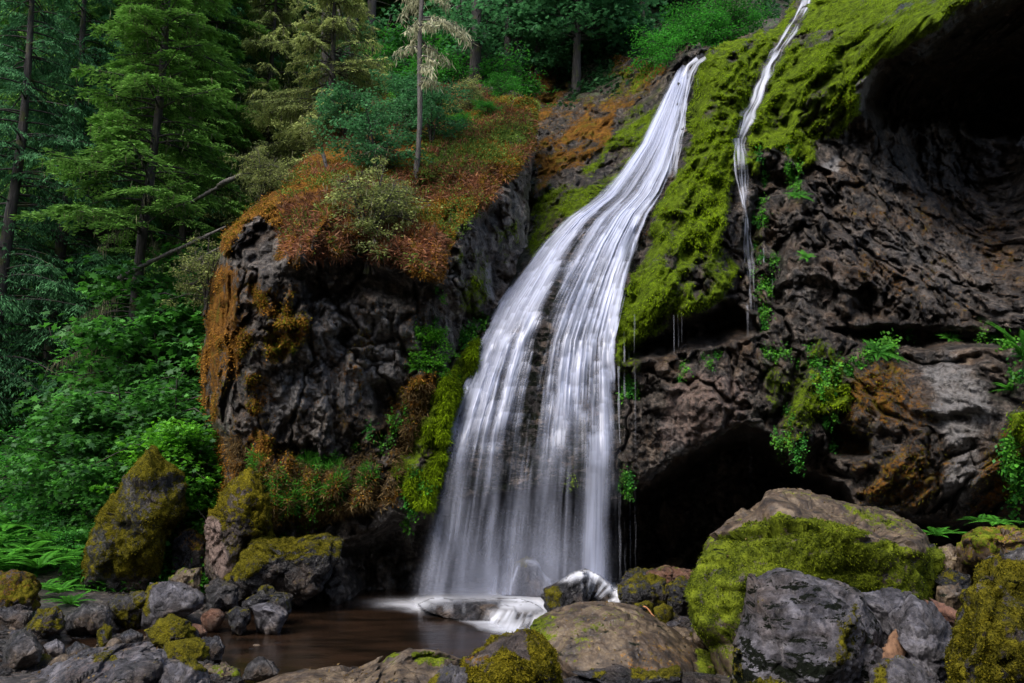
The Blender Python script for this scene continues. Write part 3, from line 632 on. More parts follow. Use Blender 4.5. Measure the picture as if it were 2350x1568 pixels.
rock([(-40,1390),(40,1392),(78,1400),(74,1430),(50,1446),(-40,1450)], 12.2, .5, 'dark wet block under the brown mossy boulder at the left edge', M_ROCKW, seed=14)
rock([(55,1444),(90,1404),(130,1390),(147,1414),(147,1441),(110,1457),(75,1458)], 11.6, .45, 'grey wedge boulder with a yellow mossy ridge near the left shore', M_ROCKO, moss=.5, seed=15, up=.8)
rock([(335,1449),(365,1428),(400,1418),(432,1429),(452,1454),(452,1476),(415,1488),(370,1484),(345,1466)], 10.9, .45, 'yellow-green moss cushion boulder, upper one by the pool inlet', M_ROCKO, moss=.78, rust=.2, seed=16, up=.5)
rock([(368,1506),(395,1477),(440,1462),(472,1467),(480,1499),(468,1523),(425,1534),(380,1530)], 10.3, .42, 'yellow-green moss cushion boulder in front of the upper cushion', M_ROCKO, moss=.78, rust=.25, seed=17, up=.5)
rock([(462,1464),(500,1460),(517,1484),(507,1511),(480,1520),(460,1508)], 10.4, .3, 'black wet cobble on the right of the front moss cushion', M_ROCKW, seed=18)
rock([(425,1429),(465,1433),(477,1449),(467,1463),(438,1459)], 11.2, .25, 'pinkish brown cobble behind the upper moss cushion', M_ROCKR, seed=19, rough=.6)
rock([(358,1556),(390,1527),(430,1508),(460,1517),(479,1539),(475,1600),(400,1620),(360,1600)], 8.8, .4, 'grey angular rock with a yellow moss cap at the bottom edge', M_ROCKL, seed=20,
 painter=painters(pm('moss', [(405,1515),(440,1500),(482,1530),(470,1545),(430,1532)], 1, 5)))
rock([(-60,1600),(20,1566),(150,1520),(225,1490),(280,1478),(345,1474),(385,1486),(390,1514),(362,1556),(330,1600),(250,1680),(-60,1680)], 9.4, 1.6, 'broad pale grey bedrock slab with stains across the bottom left', M_ROCKL, seed=21, rough=.6, sub=7, facets=20, moss=.12, rust=.1, boxy=2.2, name='rock_slab', cat='rock slab', pink=.3,
 painter=pm('moss', [(200,1500),(260,1490),(270,1515),(215,1520)], .7, 8))
rock([(562,1531),(595,1510),(625,1518),(642,1539),(627,1552),(585,1560),(555,1556)], 9.2, .3, 'greenish grey rock at the pool rim left of the brown slab', M_ROCKO, seed=22, rough=.7, pale=.1)
rock([(473,1528),(510,1523),(545,1533),(553,1549),(510,1563),(470,1556)], 9.3, .3, 'low brown rock with moss flecks between pool and grey bedrock', M_ROCKB, seed=23, moss=.35)
rock([(555,1576),(640,1550),(700,1535),(790,1534),(870,1519),(885,1500),(930,1494),(1000,1498),(1060,1517),(1085,1560),(1090,1680),(520,1680)], 8.4, 1.1, 'flat reddish brown slab along the bottom edge with two moss tufts', M_ROCKB, seed=24, rough=.45, sub=7, facets=20, boxy=2.4, name='rock_slab', cat='rock slab', pink=.2,
 painter=painters(pm('moss', [(875,1510),(900,1494),(930,1505),(905,1525)], .9, 5), pm('moss', [(945,1500),(1000,1492),(1040,1512),(1010,1535),(955,1525)], .95, 6), pm('moss', [(1000,1530),(1060,1530),(1060,1550)], .45, 8)))
rock([(458,1412),(485,1396),(505,1398),(519,1411),(500,1421),(470,1421)], 12.4, .22, 'low rust-red cobble half sunk in the pool', M_ROCKR, seed=25, rough=.3, facets=3)
rock([(520,1406),(540,1391),(570,1395),(577,1414),(565,1428),(535,1430)], 12.2, .25, 'dark cobble with a green moss spot standing in the pool', M_ROCKW, seed=26, moss=.35)
rock([(573,1391),(605,1383),(640,1388),(662,1406),(640,1420),(590,1418)], 12.3, .3, 'smooth violet-grey cobble standing in the pool', M_ROCKL, seed=27, rough=.4, facets=5)
rock([(553,1381),(580,1366),(650,1358),(672,1366),(667,1388),(600,1390)], 13.0, .3, 'flat wet rock with thin moss behind the violet-grey cobble', M_ROCKW, seed=28, moss=.35)
rock([(388,1326),(420,1309),(460,1303),(460,1339),(400,1348)], 14.3, .35, 'squat brown rock in the shade right of the pointed boulder', M_ROCKB, seed=29, moss=.35)
rock([(395,1240),(440,1215),(475,1240),(472,1310),(400,1320)], 15.6, .5, 'dark mossy rock in the gap between the two big mossy boulders', M_ROCKW, seed=30, moss=.3, rust=.4)
rock([(470,1345),(500,1330),(545,1345),(540,1375),(480,1385)], 13.6, .3, 'small angular grey rock under the bare-flanked boulder', M_ROCKO, seed=31, moss=.2)
rock([(225,1445),(240,1432),(258,1440),(255,1478),(230,1485),(222,1470)], 11, .2, 'little upright stone with yellow moss in the stream channel', M_ROCKW, seed=32, moss=.7)
rock([(100,1480),(130,1465),(150,1480),(148,1505),(118,1512)], 10.6, .25, 'purple-grey cobble right of the round smooth boulder', M_ROCKL, seed=33, rough=.4, facets=6)
rock([(275,1455),(300,1442),(330,1455),(325,1480),(285,1482)], 10.8, .22, 'dark rounded cobble at the edge of the white trickle', M_ROCKW, seed=34, rough=.4, facets=6)
rock([(150,1490),(175,1472),(210,1485),(205,1512),(160,1520)], 10.3, .25, 'brown wet cobble between round boulder and bedrock slab', M_ROCKW, seed=35, rough=.5, facets=6)
# centre foreground
rock([(1066,1516),(1133,1474),(1195,1453),(1225,1459),(1253,1484),(1268,1519),(1282,1568),(1290,1680),(1083,1680),(1060,1556)], 7.4, .75, 'rounded boulder with thick golden-green moss at the bottom centre', M_ROCKG, moss=1.0, seed=40, up=.05, sub=7, facets=7, rough=.8,
 painter=painters(pm('moss', [(1070,1520),(1133,1470),(1195,1445),(1210,1455),(1190,1490),(1150,1480),(1110,1510),(1080,1530)], 0, 5), pm('moss', [(1160,1480),(1200,1480),(1210,1510),(1180,1500)], .1, 8), pm('rust', [(1060,1500),(1200,1490),(1240,1560),(1230,1700),(1060,1700)], .5, 15)))
rock([(988,1558),(1023,1530),(1063,1533),(1088,1559),(1095,1640),(980,1640)], 7.2, .3, 'small grey pointed rock with yellow moss beside the golden boulder', M_ROCKL, seed=41, moss=.3, painter=pm('moss', [(985,1560),(1010,1550),(1025,1600),(980,1600)], .9, 6))
rock([(1220,1432),(1258,1404),(1323,1384),(1383,1380),(1458,1392),(1523,1427),(1596,1482),(1630,1504),(1650,1560),(1600,1620),(1400,1640),(1285,1600),(1265,1500),(1228,1470)], 9.8, 1.9, 'huge smooth tan slab sloping into the pool below the falls', M_ROCKB, seed=42, rough=.22, facets=6, sub=7, boxy=2.1, name='rock_slab', cat='rock slab', smoothf=.25,
 painter=painters(pm('moss', [(1215,1425),(1262,1405),(1285,1430),(1280,1470),(1220,1480)], .8, 8), pm('moss', [(1290,1440),(1330,1450),(1340,1500),(1290,1500)], .42, 14), pm('moss', [(1590,1490),(1640,1490),(1650,1560),(1600,1550)], .8, 8), pm('moss', [(1260,1400),(1390,1380),(1500,1410),(1420,1450),(1320,1520),(1270,1500)], .34, 30), pm('rust', [(1450,1450),(1600,1490),(1640,1560),(1380,1560)], .3, 40), pm('pale', [(1290,1400),(1380,1385),(1400,1420),(1320,1460),(1290,1450)], .3, 20)))
rock([(1270,1560),(1330,1545),(1400,1548),(1450,1530),(1560,1530),(1640,1550),(1660,1640),(1270,1640)], 8.2, .5, 'black wet ledge with bright moss below the smooth tan slab', M_ROCKW, seed=43, painter=painters(pm('moss', [(1440,1530),(1560,1525),(1560,1560),(1450,1560)], 1, 6), pm('moss', [(1360,1540),(1390,1540),(1390,1560),(1360,1560)], .9, 5)))
rock([(1245,1351),(1293,1335),(1323,1312),(1345,1311),(1360,1339),(1348,1379),(1303,1385),(1263,1403),(1250,1380)], 13.4, .5, 'dark pointed rock with green moss at the foot of the falls', M_ROCKW, seed=44, painter=pm('moss', [(1245,1350),(1290,1345),(1290,1380),(1262,1400)], .7, 7))
rock([(1150,1330),(1183,1288),(1208,1278),(1233,1292),(1262,1329),(1275,1380),(1143,1380)], 16.4, .6, 'dome-shaped rock with a green cap behind the falling water', M_ROCKW, seed=45, painter=pm('moss', [(1180,1290),(1208,1270),(1225,1285),(1210,1305)], .9, 5), rough=.6)
rock([(960,1386),(993,1372),(1063,1370),(1143,1364),(1193,1368),(1236,1390),(1258,1412),(1226,1440),(1183,1452),(1133,1437),(1083,1421),(1033,1406),(980,1396)], 14.3, 1.3, 'low flat black rock that the falling water pours over', M_ROCKW, seed=46, rough=.35, boxy=2.4, facets=10, cut=[(970,1384,13.6),(1240,1398,13.2),(1150,1364,15.4)])
rock([(1295,1345),(1318,1316),(1343,1305),(1375,1320),(1405,1350),(1420,1388),(1290,1392)], 14.2, .6, 'rounded rock wearing a bright skirt of splashing water', M_ROCKW, seed=47, rough=.5, facets=6)
rock([(1398,1376),(1408,1356),(1425,1352),(1440,1376),(1436,1392),(1400,1392)], 13.8, .3, 'small wet rock between splashing rock and mossy pile', M_ROCKW, seed=48)
rock([(1421,1343),(1458,1328),(1523,1332),(1542,1364),(1508,1395),(1453,1397),(1418,1378)], 13.4, .6, 'dark green mossy boulder just right of the falls', M_ROCKW, seed=49, moss=.55, up=.5)
rock([(1501,1396),(1523,1383),(1543,1393),(1546,1414),(1528,1430),(1503,1421)], 12.2, .2, 'small round ball of green moss above the tan slab', M_ROCKW, seed=50, moss=.9, up=.1, facets=0, rough=.4)
rock([(1455,1386),(1480,1378),(1500,1388),(1498,1406),(1462,1404)], 12.6, .2, 'low green mossy stone left of the moss ball', M_ROCKW, seed=51, moss=.7, up=.1)
rock([(1530,1345),(1560,1325),(1600,1335),(1610,1385),(1560,1400),(1532,1385)], 13.2, .4, 'wet green-black rock beside the big green boulder', M_ROCKW, seed=52, moss=.5)
rock([(1480,1315),(1530,1300),(1590,1310),(1600,1335),(1500,1338)], 14.6, .4, 'reddish brown slab at the mouth of the cave', M_ROCKR, seed=53, moss=.2)
rock([(1425,1335),(1440,1312),(1500,1305),(1510,1330),(1450,1345)], 15, .4, 'dim mossy rock inside the cave mouth', M_ROCKW, seed=54, moss=.4)
rock([(1589,1431),(1616,1402),(1643,1427),(1650,1466),(1616,1490),(1591,1468)], 10.6, .35, 'grey block under the lower left corner of the big green boulder', M_ROCKB, seed=55, moss=.15, rough=.7)
# the big green boulder
BB = [(1628,1229),(1686,1191),(1741,1160),(1758,1136),(1801,1126),(1870,1126),(1966,1143),(2041,1163),(2096,1196),(2128,1226),(2147,1264),(2135,1330),(2106,1400),(2050,1470),(1916,1500),(1760,1530),(1696,1540),(1660,1520),(1641,1450),(1601,1400),(1589,1334),(1604,1264)]
TOPM = [(1570,1240),(1686,1150),(1741,1100),(2200,1100),(2160,1240),(2110,1262),(2040,1245),(1960,1244),(2000,1225),(1940,1202),(1820,1184),(1775,1168),(1760,1190),(1700,1208),(1630,1240)]
rock(BB, 10.8, 1.9, 'huge boulder with green mossy sides and bare slanting top', M_ROCKB, moss=.92, seed=60, up=0., sub=7, facets=4, boxy=5.5, rough=.5, smoothf=.08,
 cut=[(1760,1178,9.0),(2110,1258,9.2),(1860,1123,12)],
 painter=painters(lambda at, px, py, V, N: at['moss'].__imul__(.62+.45*sst(-.25, .15, fbm(V*np.array([2.2, 2.2, 1.4]), 95, 4))), pm('moss', TOPM, 0, 5), pm('pink', TOPM, .25, 5), pm('moss', [(1900,1130),(2000,1140),(2110,1210),(2120,1235),(2000,1215),(1940,1180)], .42, 12), pm('moss', [(1790,1122),(1900,1130),(1930,1150),(1800,1140)], .38, 8)))
GB = [(1724,1326),(1786,1310),(1866,1318),(1926,1338),(1976,1362),(1993,1394),(2018,1429),(2033,1484),(2020,1540),(2015,1700),(1670,1700),(1682,1530),(1684,1464),(1712,1400)]
rock(GB, 8.0, 1.0, 'pale grey craggy boulder with black cracks in front of the green one', M_ROCKL, seed=61, sub=7, facets=15, boxy=3.0, rough=.6,
 painter=painters(lambda at, px, py, V, N: at['black'].__iadd__(.36+.3*fbm(V*1.5, 93, 3)), pm('moss', [(1920,1420),(1965,1380),(1975,1450),(1960,1520),(1900,1530)], .62, 16), pm('moss', [(1670,1560),(1760,1550),(1860,1580),(1900,1700),(1660,1700)], .7, 12), pm('moss', [(1680,1480),(1700,1490),(1710,1560),(1670,1560)], .7, 8)))
rock([(1974,1361),(2046,1353),(2088,1364),(2070,1390),(2062,1440),(2016,1445),(1985,1400)], 8.8, .5, 'grey splintered rock between the craggy boulder and the driftwood', M_ROCKL, seed=62, moss=.15, rough=1.1)
rock([(2050,1411),(2096,1377),(2141,1397),(2175,1429),(2212,1459),(2205,1520),(2196,1640),(2106,1640),(2066,1540),(2078,1484),(2052,1452)], 7.9, .6, 'folded blue-grey rock left of the moss-hung pillar', M_ROCKL, seed=63, rough=1.2, facets=18, pink=.15)
rock([(1998,1532),(2031,1511),(2075,1518),(2120,1534),(2190,1580),(2190,1680),(1990,1680)], 7.1, .4, 'low grey rock with a moss speck at the bottom edge right', M_ROCKL, seed=64, moss=.2, painter=pm('moss', [(2000,1535),(2030,1520),(2035,1600),(1990,1600)], .8, 6))
rock([(2234,1291),(2266,1264),(2316,1253),(2400,1256),(2480,1300),(2480,1850),(2160,1850),(2180,1600),(2196,1484),(2216,1409),(2231,1349)], 6.4, .8, 'tall rock pillar hung with yellow-green moss at the right edge', M_ROCKO, moss=.85, seed=65, up=0., sub=7, facets=6, rough=.7, boxy=2.6, name='rock_pillar', cat='rock pillar',
 painter=painters(pm('moss', [(2220,1240),(2480,1240),(2480,1320),(2350,1295),(2290,1278),(2240,1292)], 0, 6), pm('pale', [(2220,1240),(2480,1240),(2480,1320),(2350,1295),(2290,1278),(2240,1292)], .5, 6), lambda at, px, py, V, N: at['moss'].__imul__(.45+.75*sst(-.25, .2, fbm(V*np.array([9, 9, 1.3]), 90, 3))*1.0)))
rock([(2209,1226),(2241,1212),(2320,1216),(2420,1226),(2420,1262),(2276,1268),(2236,1290),(2198,1270)], 10.5, .7, 'olive mossy slab behind the pillar at the right edge', M_ROCKB, rust=.6, moss=.5, seed=66, up=.3)
rock([(2146,1262),(2180,1250),(2205,1262),(2230,1290),(2215,1320),(2160,1310)], 10.6, .35, 'brown cobble below the ferns right of the green boulder', M_ROCKB, seed=67, moss=.2)
rock([(2140,1330),(2180,1310),(2225,1322),(2232,1360),(2180,1370)], 10, .35, 'damp mossy stone deep in the gap at the right', M_ROCKW, seed=68, moss=.45)
rock([(2205,1355),(2235,1345),(2240,1400),(2215,1405)], 9.2, .25, 'small green mossy stone touching the pillar', M_ROCKW, seed=69, moss=.75)
rock([(2150,1345),(2200,1338),(2215,1372),(2190,1400),(2150,1385)], 9.3, .3, 'purple-brown flat stone above the broken log', M_ROCKB, seed=70, pink=.2)
rock([(2110,1290),(2150,1300),(2150,1350),(2110,1345)], 10.4, .3, 'dark mossy stone tucked against the green boulder right side', M_ROCKW, seed=72, moss=.5)

# many loose small stones: copies of six shapes
SM = []
for k in range(6):
    D, F = ico(4); rng = np.random.default_rng(100+k); r = np.ones(len(D))
    for n_ in unit(9, rng):
        dd = D@n_; rr = np.where(dd > .05, rng.uniform(.7, .92)/np.maximum(dd, .05), 9); h = np.clip(.5+.5*(rr-r)/.15, 0, 1); r = rr*(1-h)+r*h-.15*h*(1-h)
    V = D*(r+.07*fbm(D*2+k, k, 3)+.02*fbm(D*8, k, 2))[:, None]*np.array([1, rng.uniform(.7, 1), rng.uniform(.5, .8)])
    for mi, mt in enumerate((M_ROCKO, M_ROCKW, M_ROCKL, M_ROCKB, M_ROCKW)):
        me_o = mk('stone', V, F, mt, dict(moss=np.clip((.55 if mi == 4 else 0)*(.4+D[:, 2]), 0, 1), rust=np.zeros(len(V)), pale=np.zeros(len(V)), pink=np.zeros(len(V))))
        SM.append(me_o.data); bpy.data.objects.remove(me_o)
def stones(region, n, smin, smax, label, group, seed, zoff=-.1):
    rng = np.random.default_rng(seed); c = 0; x0, x1 = min(p[0] for p in region), max(p[0] for p in region); y0, y1 = min(p[1] for p in region), max(p[1] for p in region)
    while c < n:
        px, py = rng.uniform(x0, x1), rng.uniform(y0, y1)
        if sdist(np.array([px]), np.array([py]), region)[0] < 0: continue
        q = ghit(px, py, 5, 24); c += 1
        o = bpy.data.objects.new('stone', SM[rng.integers(len(SM))]); COL.objects.link(o)
        s_ = smin+(smax-smin)*rng.random()**2
        o.location = (q[0], q[1], max(q[2], -.05)+s_*(.25+zoff)); o.scale = (s_*rng.uniform(.8, 1.2), s_*rng.uniform(.8, 1.2), s_*rng.uniform(.7, 1.1)); o.rotation_euler = (0, 0, rng.uniform(0, 6.28))
        tag(o, label, 'stone', group)
stones([(-20,1410),(150,1440),(330,1430),(340,1470),(240,1500),(140,1540),(-20,1540)], 55, .07, .2, 'small loose stone of the wet shore at the lower left', 'loose stones on the left shore', 1)
stones([(460,1340),(560,1350),(700,1350),(960,1325),(960,1345),(700,1366),(560,1385),(470,1395)], 44, .06, .22, 'small dark stone at the far pool shore under the outcrop', 'stones along the far pool shore', 2)
stones([(1430,1400),(1590,1380),(1600,1480),(1540,1450)], 30, .06, .18, 'black wet stone between the tan slab and the green boulder', 'wet stones beside the tan slab', 3)
stones([(2130,1300),(2240,1290),(2230,1400),(2130,1400)], 22, .06, .2, 'small stone in the rubble behind the moss-hung pillar', 'rubble stones on the right', 4)
stones([(250,1340),(420,1300),(480,1320),(470,1380),(360,1350)], 18, .08, .22, 'small stone in the shade at the foot of the mossy boulders', 'stones under the mossy boulders', 5)
stones([(1440,1270),(1600,1260),(1600,1345),(1440,1345)], 24, .1, .3, 'dark stone in the mouth of the cave', 'stones in the cave mouth', 6)
stones([(470,1530),(640,1545),(600,1600),(470,1600)], 26, .04, .1, 'tiny pebble-sized stone at the bottom edge beside the grey bedrock', 'small stones at the bottom edge', 7)

# gravel between the stones
rng = np.random.default_rng(77); D, F = ico(1); Vs, Fs, Ts, n = [], [], [], 0
for reg, cnt in (([(-20,1410),(150,1440),(470,1430),(470,1500),(240,1500),(-20,1560)], 1500), ([(470,1500),(640,1545),(640,1640),(0,1640),(470,1530)], 900), ([(1425,1340),(1640,1330),(1640,1500),(1500,1420)], 900), ([(2100,1250),(2360,1240),(2240,1420),(2060,1420)], 900), ([(250,1330),(960,1320),(960,1350),(480,1400),(250,1400)], 1300), ([(1260,1480),(1300,1560),(1260,1600)], 200)):
    x0, x1 = min(p[0] for p in reg), max(p[0] for p in reg); y0, y1 = min(p[1] for p in reg), max(p[1] for p in reg); c_ = 0
    px = rng.uniform(x0, x1, cnt*4); py = rng.uniform(y0, y1, cnt*4); k_ = sdist(px, py, reg) > 0; px, py = px[k_][:cnt], py[k_][:cnt]
    q = P(px, py, 10.); t_ = (CAMZ-.12)/(CAMZ-q[:, 2]); X = q[:, 0]*t_; Yg = 10*t_; ok = (t_ > 0) & (Yg < 22); X, Yg = X[ok], Yg[ok]
    r_ = rng.uniform(.015, .05, len(X)); Z = hgt(X, Yg)+r_*.2
    V = (D[None]*rng.uniform(.6, 1.2, (len(X), len(D), 1))*r_[:, None, None]*np.array([1, 1, .6])+np.stack([X, Yg, Z], -1)[:, None]).reshape(-1, 3)
    Vs.append(V); Fs.append((F[None]+np.arange(len(X))[:, None, None]*len(D)).reshape(-1, 3)+n); n += len(V)
V = np.concatenate(Vs); zz_ = np.zeros(len(V))
tag(mk('gravel', V, np.concatenate(Fs), M_ROCKO, dict(moss=zz_, rust=zz_, pale=zz_, pink=zz_, black=zz_)), 'wet dark gravel between the stones', kind='stuff')
# ------------------------------------------------------------------ waterfall
from mathutils.bvhtree import BVHTree
def blur(A, n):
    k = np.ones(2*n+1)/(2*n+1)
    A = np.apply_along_axis(lambda v: np.convolve(np.pad(v, n, 'edge'), k, 'valid'), 0, A)
    return np.apply_along_axis(lambda v: np.convolve(np.pad(v, n, 'edge'), k, 'valid'), 1, A)
CY = blur(CLI['V'][..., 1], 4)
def cdep(px, py, A=None):
    A = CY if A is None else A
    j = np.clip((px-CLI['x0'])/CLI['step'], 0, A.shape[1]-1.01); i = np.clip((py-CLI['y0'])/CLI['step'], 0, A.shape[0]-1.01)
    i0 = i.astype(int); j0 = j.astype(int); a = i-i0; b_ = j-j0
    return A[i0, j0]*(1-a)*(1-b_)+A[i0+1, j0]*a*(1-b_)+A[i0, j0+1]*(1-a)*b_+A[i0+1, j0+1]*a*b_
M_WATER = water_mat('falling_water')
M_FOAM = water_mat('white_foam', col=(.86, .88, .95))
M_STRAND = water_mat('water_strand', col=(.74, .77, .88))
LE = np.array([(150,1563),(165,1548),(200,1530),(260,1500),(330,1465),(390,1420),(450,1368),(500,1296),(560,1238),(630,1188),(700,1138),(780,1098),(880,1058),(980,1020),(1080,992),(1180,974),(1280,956),(1372,940)], float)
RE = np.array([(150,1580),(165,1588),(200,1590),(260,1578),(330,1560),(390,1545),(440,1525),(490,1492),(560,1466),(630,1445),(700,1430),(780,1412),(850,1412),(950,1418),(1050,1424),(1150,1424),(1372,1420)], float)
def bump1(x, c, w): return np.exp(-((x-c)/w)**2)
def fallsheet(name, LE, RE, y0, y1, nu, nv, off, densf, mat, parent, free=1120, wob=.02, push=.0):
    u = np.linspace(0, 1, nu); py = np.linspace(y0, y1, nv); U, PYY = np.meshgrid(u, py)
    L = np.interp(PYY, LE[:, 0], LE[:, 1]); R = np.interp(PYY, RE[:, 0], RE[:, 1]); PX = L+(R-L)*U
    Y = cdep(PX, np.minimum(PYY, free))-off
    Y = np.minimum.accumulate(Y, axis=0)
    d, rel = densf(U, PYY, PX, R-L)
    Y = Y-rel*.10-push*np.clip((PYY-y0)/300, 0, 1)
    V = P(PX, PYY, Y); idx = np.arange(U.size).reshape(U.shape)
    F = np.stack([idx[:-1, :-1], idx[1:, :-1], idx[1:, 1:], idx[:-1, 1:]], -1).reshape(-1, 4)
    return mk(name, V, F, mat, dict(dens=np.clip(d, 0, 1)), parent=parent, origin=parent.location[:] if parent else None)
def streaks(U, PY, W, f, fy, seed, warp=.02):
    z = 0*U
    uu = U+warp*fbm(np.stack([U*6, PY/140, z+seed], -1), seed, 3)
    return vn(np.stack([uu*f, PY/fy, z+seed*1.7], -1), seed)
def main_dens(seed, soft):
    def f(U, PY, PX, W):
        lo = sst(880, 1150, PY)
        s1 = streaks(U, PY, W, 9, 420, seed, .05); s2 = streaks(U, PY, W, 26, 300, seed+1, .03); s3 = streaks(U, PY, W, 70, 170, seed+2, .015); s4 = streaks(U, PY, W, 150, 110, seed+3, .008)
        br = streaks(U, PY, W, 16, 46, seed+5, .05)       # where water breaks on ledges
        base = .54-.0*lo
        # dark tongue down the middle and smaller gaps
        gx_ = np.interp(PY, [420, 520, 600, 700, 800, 950, 1100, 1300], [1440, 1345, 1296, 1262, 1240, 1222, 1212, 1205])
        gap = bump1(PX, gx_, np.interp(PY, [420, 560, 900, 1100, 1350], [5, 15, 24, 20, 26]))*sst(430, 560, PY)
        g2 = bump1(PX, np.interp(PY, [600, 760, 1000, 1300], [1420, 1362, 1340, 1330]), 20)*sst(660, 800, PY)
        g3 = bump1(PX, np.interp(PY, [150, 230, 340, 420], [1592, 1568, 1545, 1530]), 9)*(1-sst(340, 430, PY))
        d = base-.36*gap-.36*g2-.45*g3
        cols = .48*bump1(PX, 1368, 32)+.30*bump1(PX, 1262, 22)+.38*bump1(PX, 1127, 17)+.16*bump1(PX, 1056, 14)+.12*bump1(PX, 1005, 14)-.12
        d = d*(1-lo)+lo*(.22+1.05*cols)
        # left bright core on the steep apron
        d = d+.25*bump1(PX, np.interp(PY, [450, 600, 750, 900, 1000], [1370, 1270, 1170, 1110, 1070]), 45)*sst(420, 560, PY)*(1-sst(900, 1080, PY))
        d = d+.25*bump1(PX, np.interp(PY, [430, 560, 700, 850], [1470, 1420, 1390, 1330]), 28)*sst(420, 520, PY)*(1-sst(850, 1000, PY))
        d = d+.3*(1-sst(300, 480, PY))
        am = (1-.25*lo)*(1-.5*(1-sst(250, 420, PY)))
        n_ = .58*s1+.46*s2+(.34*s3+.20*s4)*(1-.7*soft)
        # each strand breaks bright on a ledge, then thins out below it
        z0 = 0*U; k1 = U*13+1.1*fbm(np.stack([U*5, PY/160, z0+seed+9], -1), seed+9, 3)
        led = 0
        for nk, LL, am_ in ((13, 150., .34), (31, 85., .24), (60, 60., .14)):
            cell = np.floor(U*nk+.9*fbm(np.stack([U*6, PY/120, z0+nk], -1), seed+nk, 3)*nk/13); r_ = _h(cell.astype(np.int64), cell.astype(np.int64)*0+nk, cell.astype(np.int64)*0, seed)
            ph = (PY/(LL*(.7+.6*r_))+r_*7.3) % 1.
            led = led+am_*(np.exp(-ph*3.2)*sst(0, .06, ph)-.28)
        d = d+n_*am*.62+led*(1-.85*lo)*sst(330, 470, PY)*(1-.35*soft)+.10*br*(1-lo)*sst(380, 460, PY)
        edge = np.minimum(U, 1-U)*W; rag = 16*fbm(np.stack([U*0+np.round(U), PY/70, z0+seed], -1), seed+40, 4)
        rag = rag*(.35+.65*sst(380, 560, PY)); ed = sst(0, 12+30*lo, edge+rag+7*s3+6*s2-3)
        d = np.clip(d, 0, 1.1); d = d*d*(1.9-.85*d)       # contrast between rope and gap
        d = d*ed*(1-.25*lo)
        return d*(1-.25*soft), (s2*.5+s3*.35+br*.4)*(1-lo)
    return f
WF = empty('waterfall', P(1190, 1360, 15.6), 0, 'wide silky white waterfall fanning out to the left into the brown pool', 'waterfall')
fallsheet('veil', LE, RE, 150, 1372, 300, 560, .14, main_dens(200, 1.), M_WATER, WF)
fallsheet('veil', LE, RE, 150, 1365, 520, 560, .26, main_dens(230, 0.), M_WATER, WF)
def spray_d(seed):
    def f(U, PY, PX, W):
        n_ = fbm(np.stack([PX/60, PY/90, U*0+seed], -1), seed, 3)
        cc = np.exp(-((U-.5)/.34)**4)*sst(1130, 1330, PY)*(1-sst(1362, 1380, PY))
        return np.clip(cc*(.09+.14*n_), 0, .5)*sst(0, .12, np.minimum(U, 1-U)), 0*U
    return f
for k_ in range(3):
    fallsheet('spray', LE-np.array([0, 26.]), RE+np.array([0, 30.]), 1120, 1380, 90, 90, -.2+.35*k_, spray_d(500+k_), M_WATER, WF, free=1100)
# spill on the right shoulder of the brink
def ribbon(path, wid, Yoff, seed, name, parent, mat=M_STRAND, nu=24, nst=9, pw=1., free=2000, lowd=1.):
    path = np.array(path, float); t = np.r_[0, np.cumsum(np.hypot(*np.diff(path, axis=0).T))]; n = int(t[-1]/3)+2; tt = np.linspace(0, t[-1], n)
    x = np.interp(tt, t, path[:, 0]); y = np.interp(tt, t, path[:, 1]); w = np.interp(tt, t, np.broadcast_to(wid, (len(path),)))
    k = np.array([1, 3, 5, 3, 1.])/13; x = np.convolve(np.pad(x, 2, 'edge'), k, 'valid'); y = np.convolve(np.pad(y, 2, 'edge'), k, 'valid')
    dx, dy = np.gradient(x), np.gradient(y); l = np.hypot(dx, dy); nx, ny = dy/l, -dx/l
    u = np.linspace(-1, 1, nu); rag = 1+.25*vn(np.stack([tt/22, tt*0, tt*0+seed], -1), seed)
    PX = x[:, None]+nx[:, None]*u*w[:, None]*rag[:, None]*.5; PYY = y[:, None]+ny[:, None]*u*w[:, None]*rag[:, None]*.5
    Y = cdep(PX, np.minimum(PYY, free))-Yoff
    Y = np.minimum.accumulate(Y, axis=0)
    T = np.broadcast_to(tt[:, None], PX.shape); U = np.broadcast_to(u, PX.shape)
    s2 = vn(np.stack([U*nst*.5+.5*vn(np.stack([T/40, U*2, U*0], -1), seed+4), T/90, U*0+seed], -1), seed); s3 = vn(np.stack([U*nst, T/50, U*0+seed], -1), seed+3)
    brk = vn(np.stack([T/26, U*3, U*0+seed], -1), seed+8)
    d = np.clip(.5+.7*s2+.5*s3+.3*brk, 0, 1)*sst(0, .6, 1-np.abs(U)+.25*brk)*pw
    d = d*np.interp(T, [0, t[-1]*.9, t[-1]], [1, lowd, 0])
    V = P(PX, PYY, Y-.03*s2); idx = np.arange(U.size).reshape(U.shape)
    F = np.stack([idx[:-1, :-1], idx[1:, :-1], idx[1:, 1:], idx[:-1, 1:]], -1).reshape(-1, 4)
    return mk(name, V, F, mat, dict(dens=np.clip(d, 0, 1)), parent=parent, origin=parent.location[:])
ribbon([(1618,128),(1598,140),(1584,165),(1574,195),(1568,240),(1566,290),(1556,315),(1548,360),(1540,410)], [22,26,20,24,22,20,30,24,20], .1, 301, 'side_stream', WF, pw=.8)
ribbon([(1600,132),(1578,150),(1566,180),(1560,230),(1552,300)], [14,14,14,16,16], .1, 302, 'side_stream', WF, pw=.75)
for k, (x, y0, y1, w, d_) in enumerate([(1432,760,1350,5,.45),(1444,800,1330,4,.35),(1456,720,1310,4,.3),(1420,840,1345,7,.5)]):
    ribbon([(x, y0), (x+2, (y0+y1)/2), (x+3, y1)], w, .25, 310+k, 'strand', WF, nu=7, nst=2, pw=d_*.7, free=y0+20, lowd=.5)

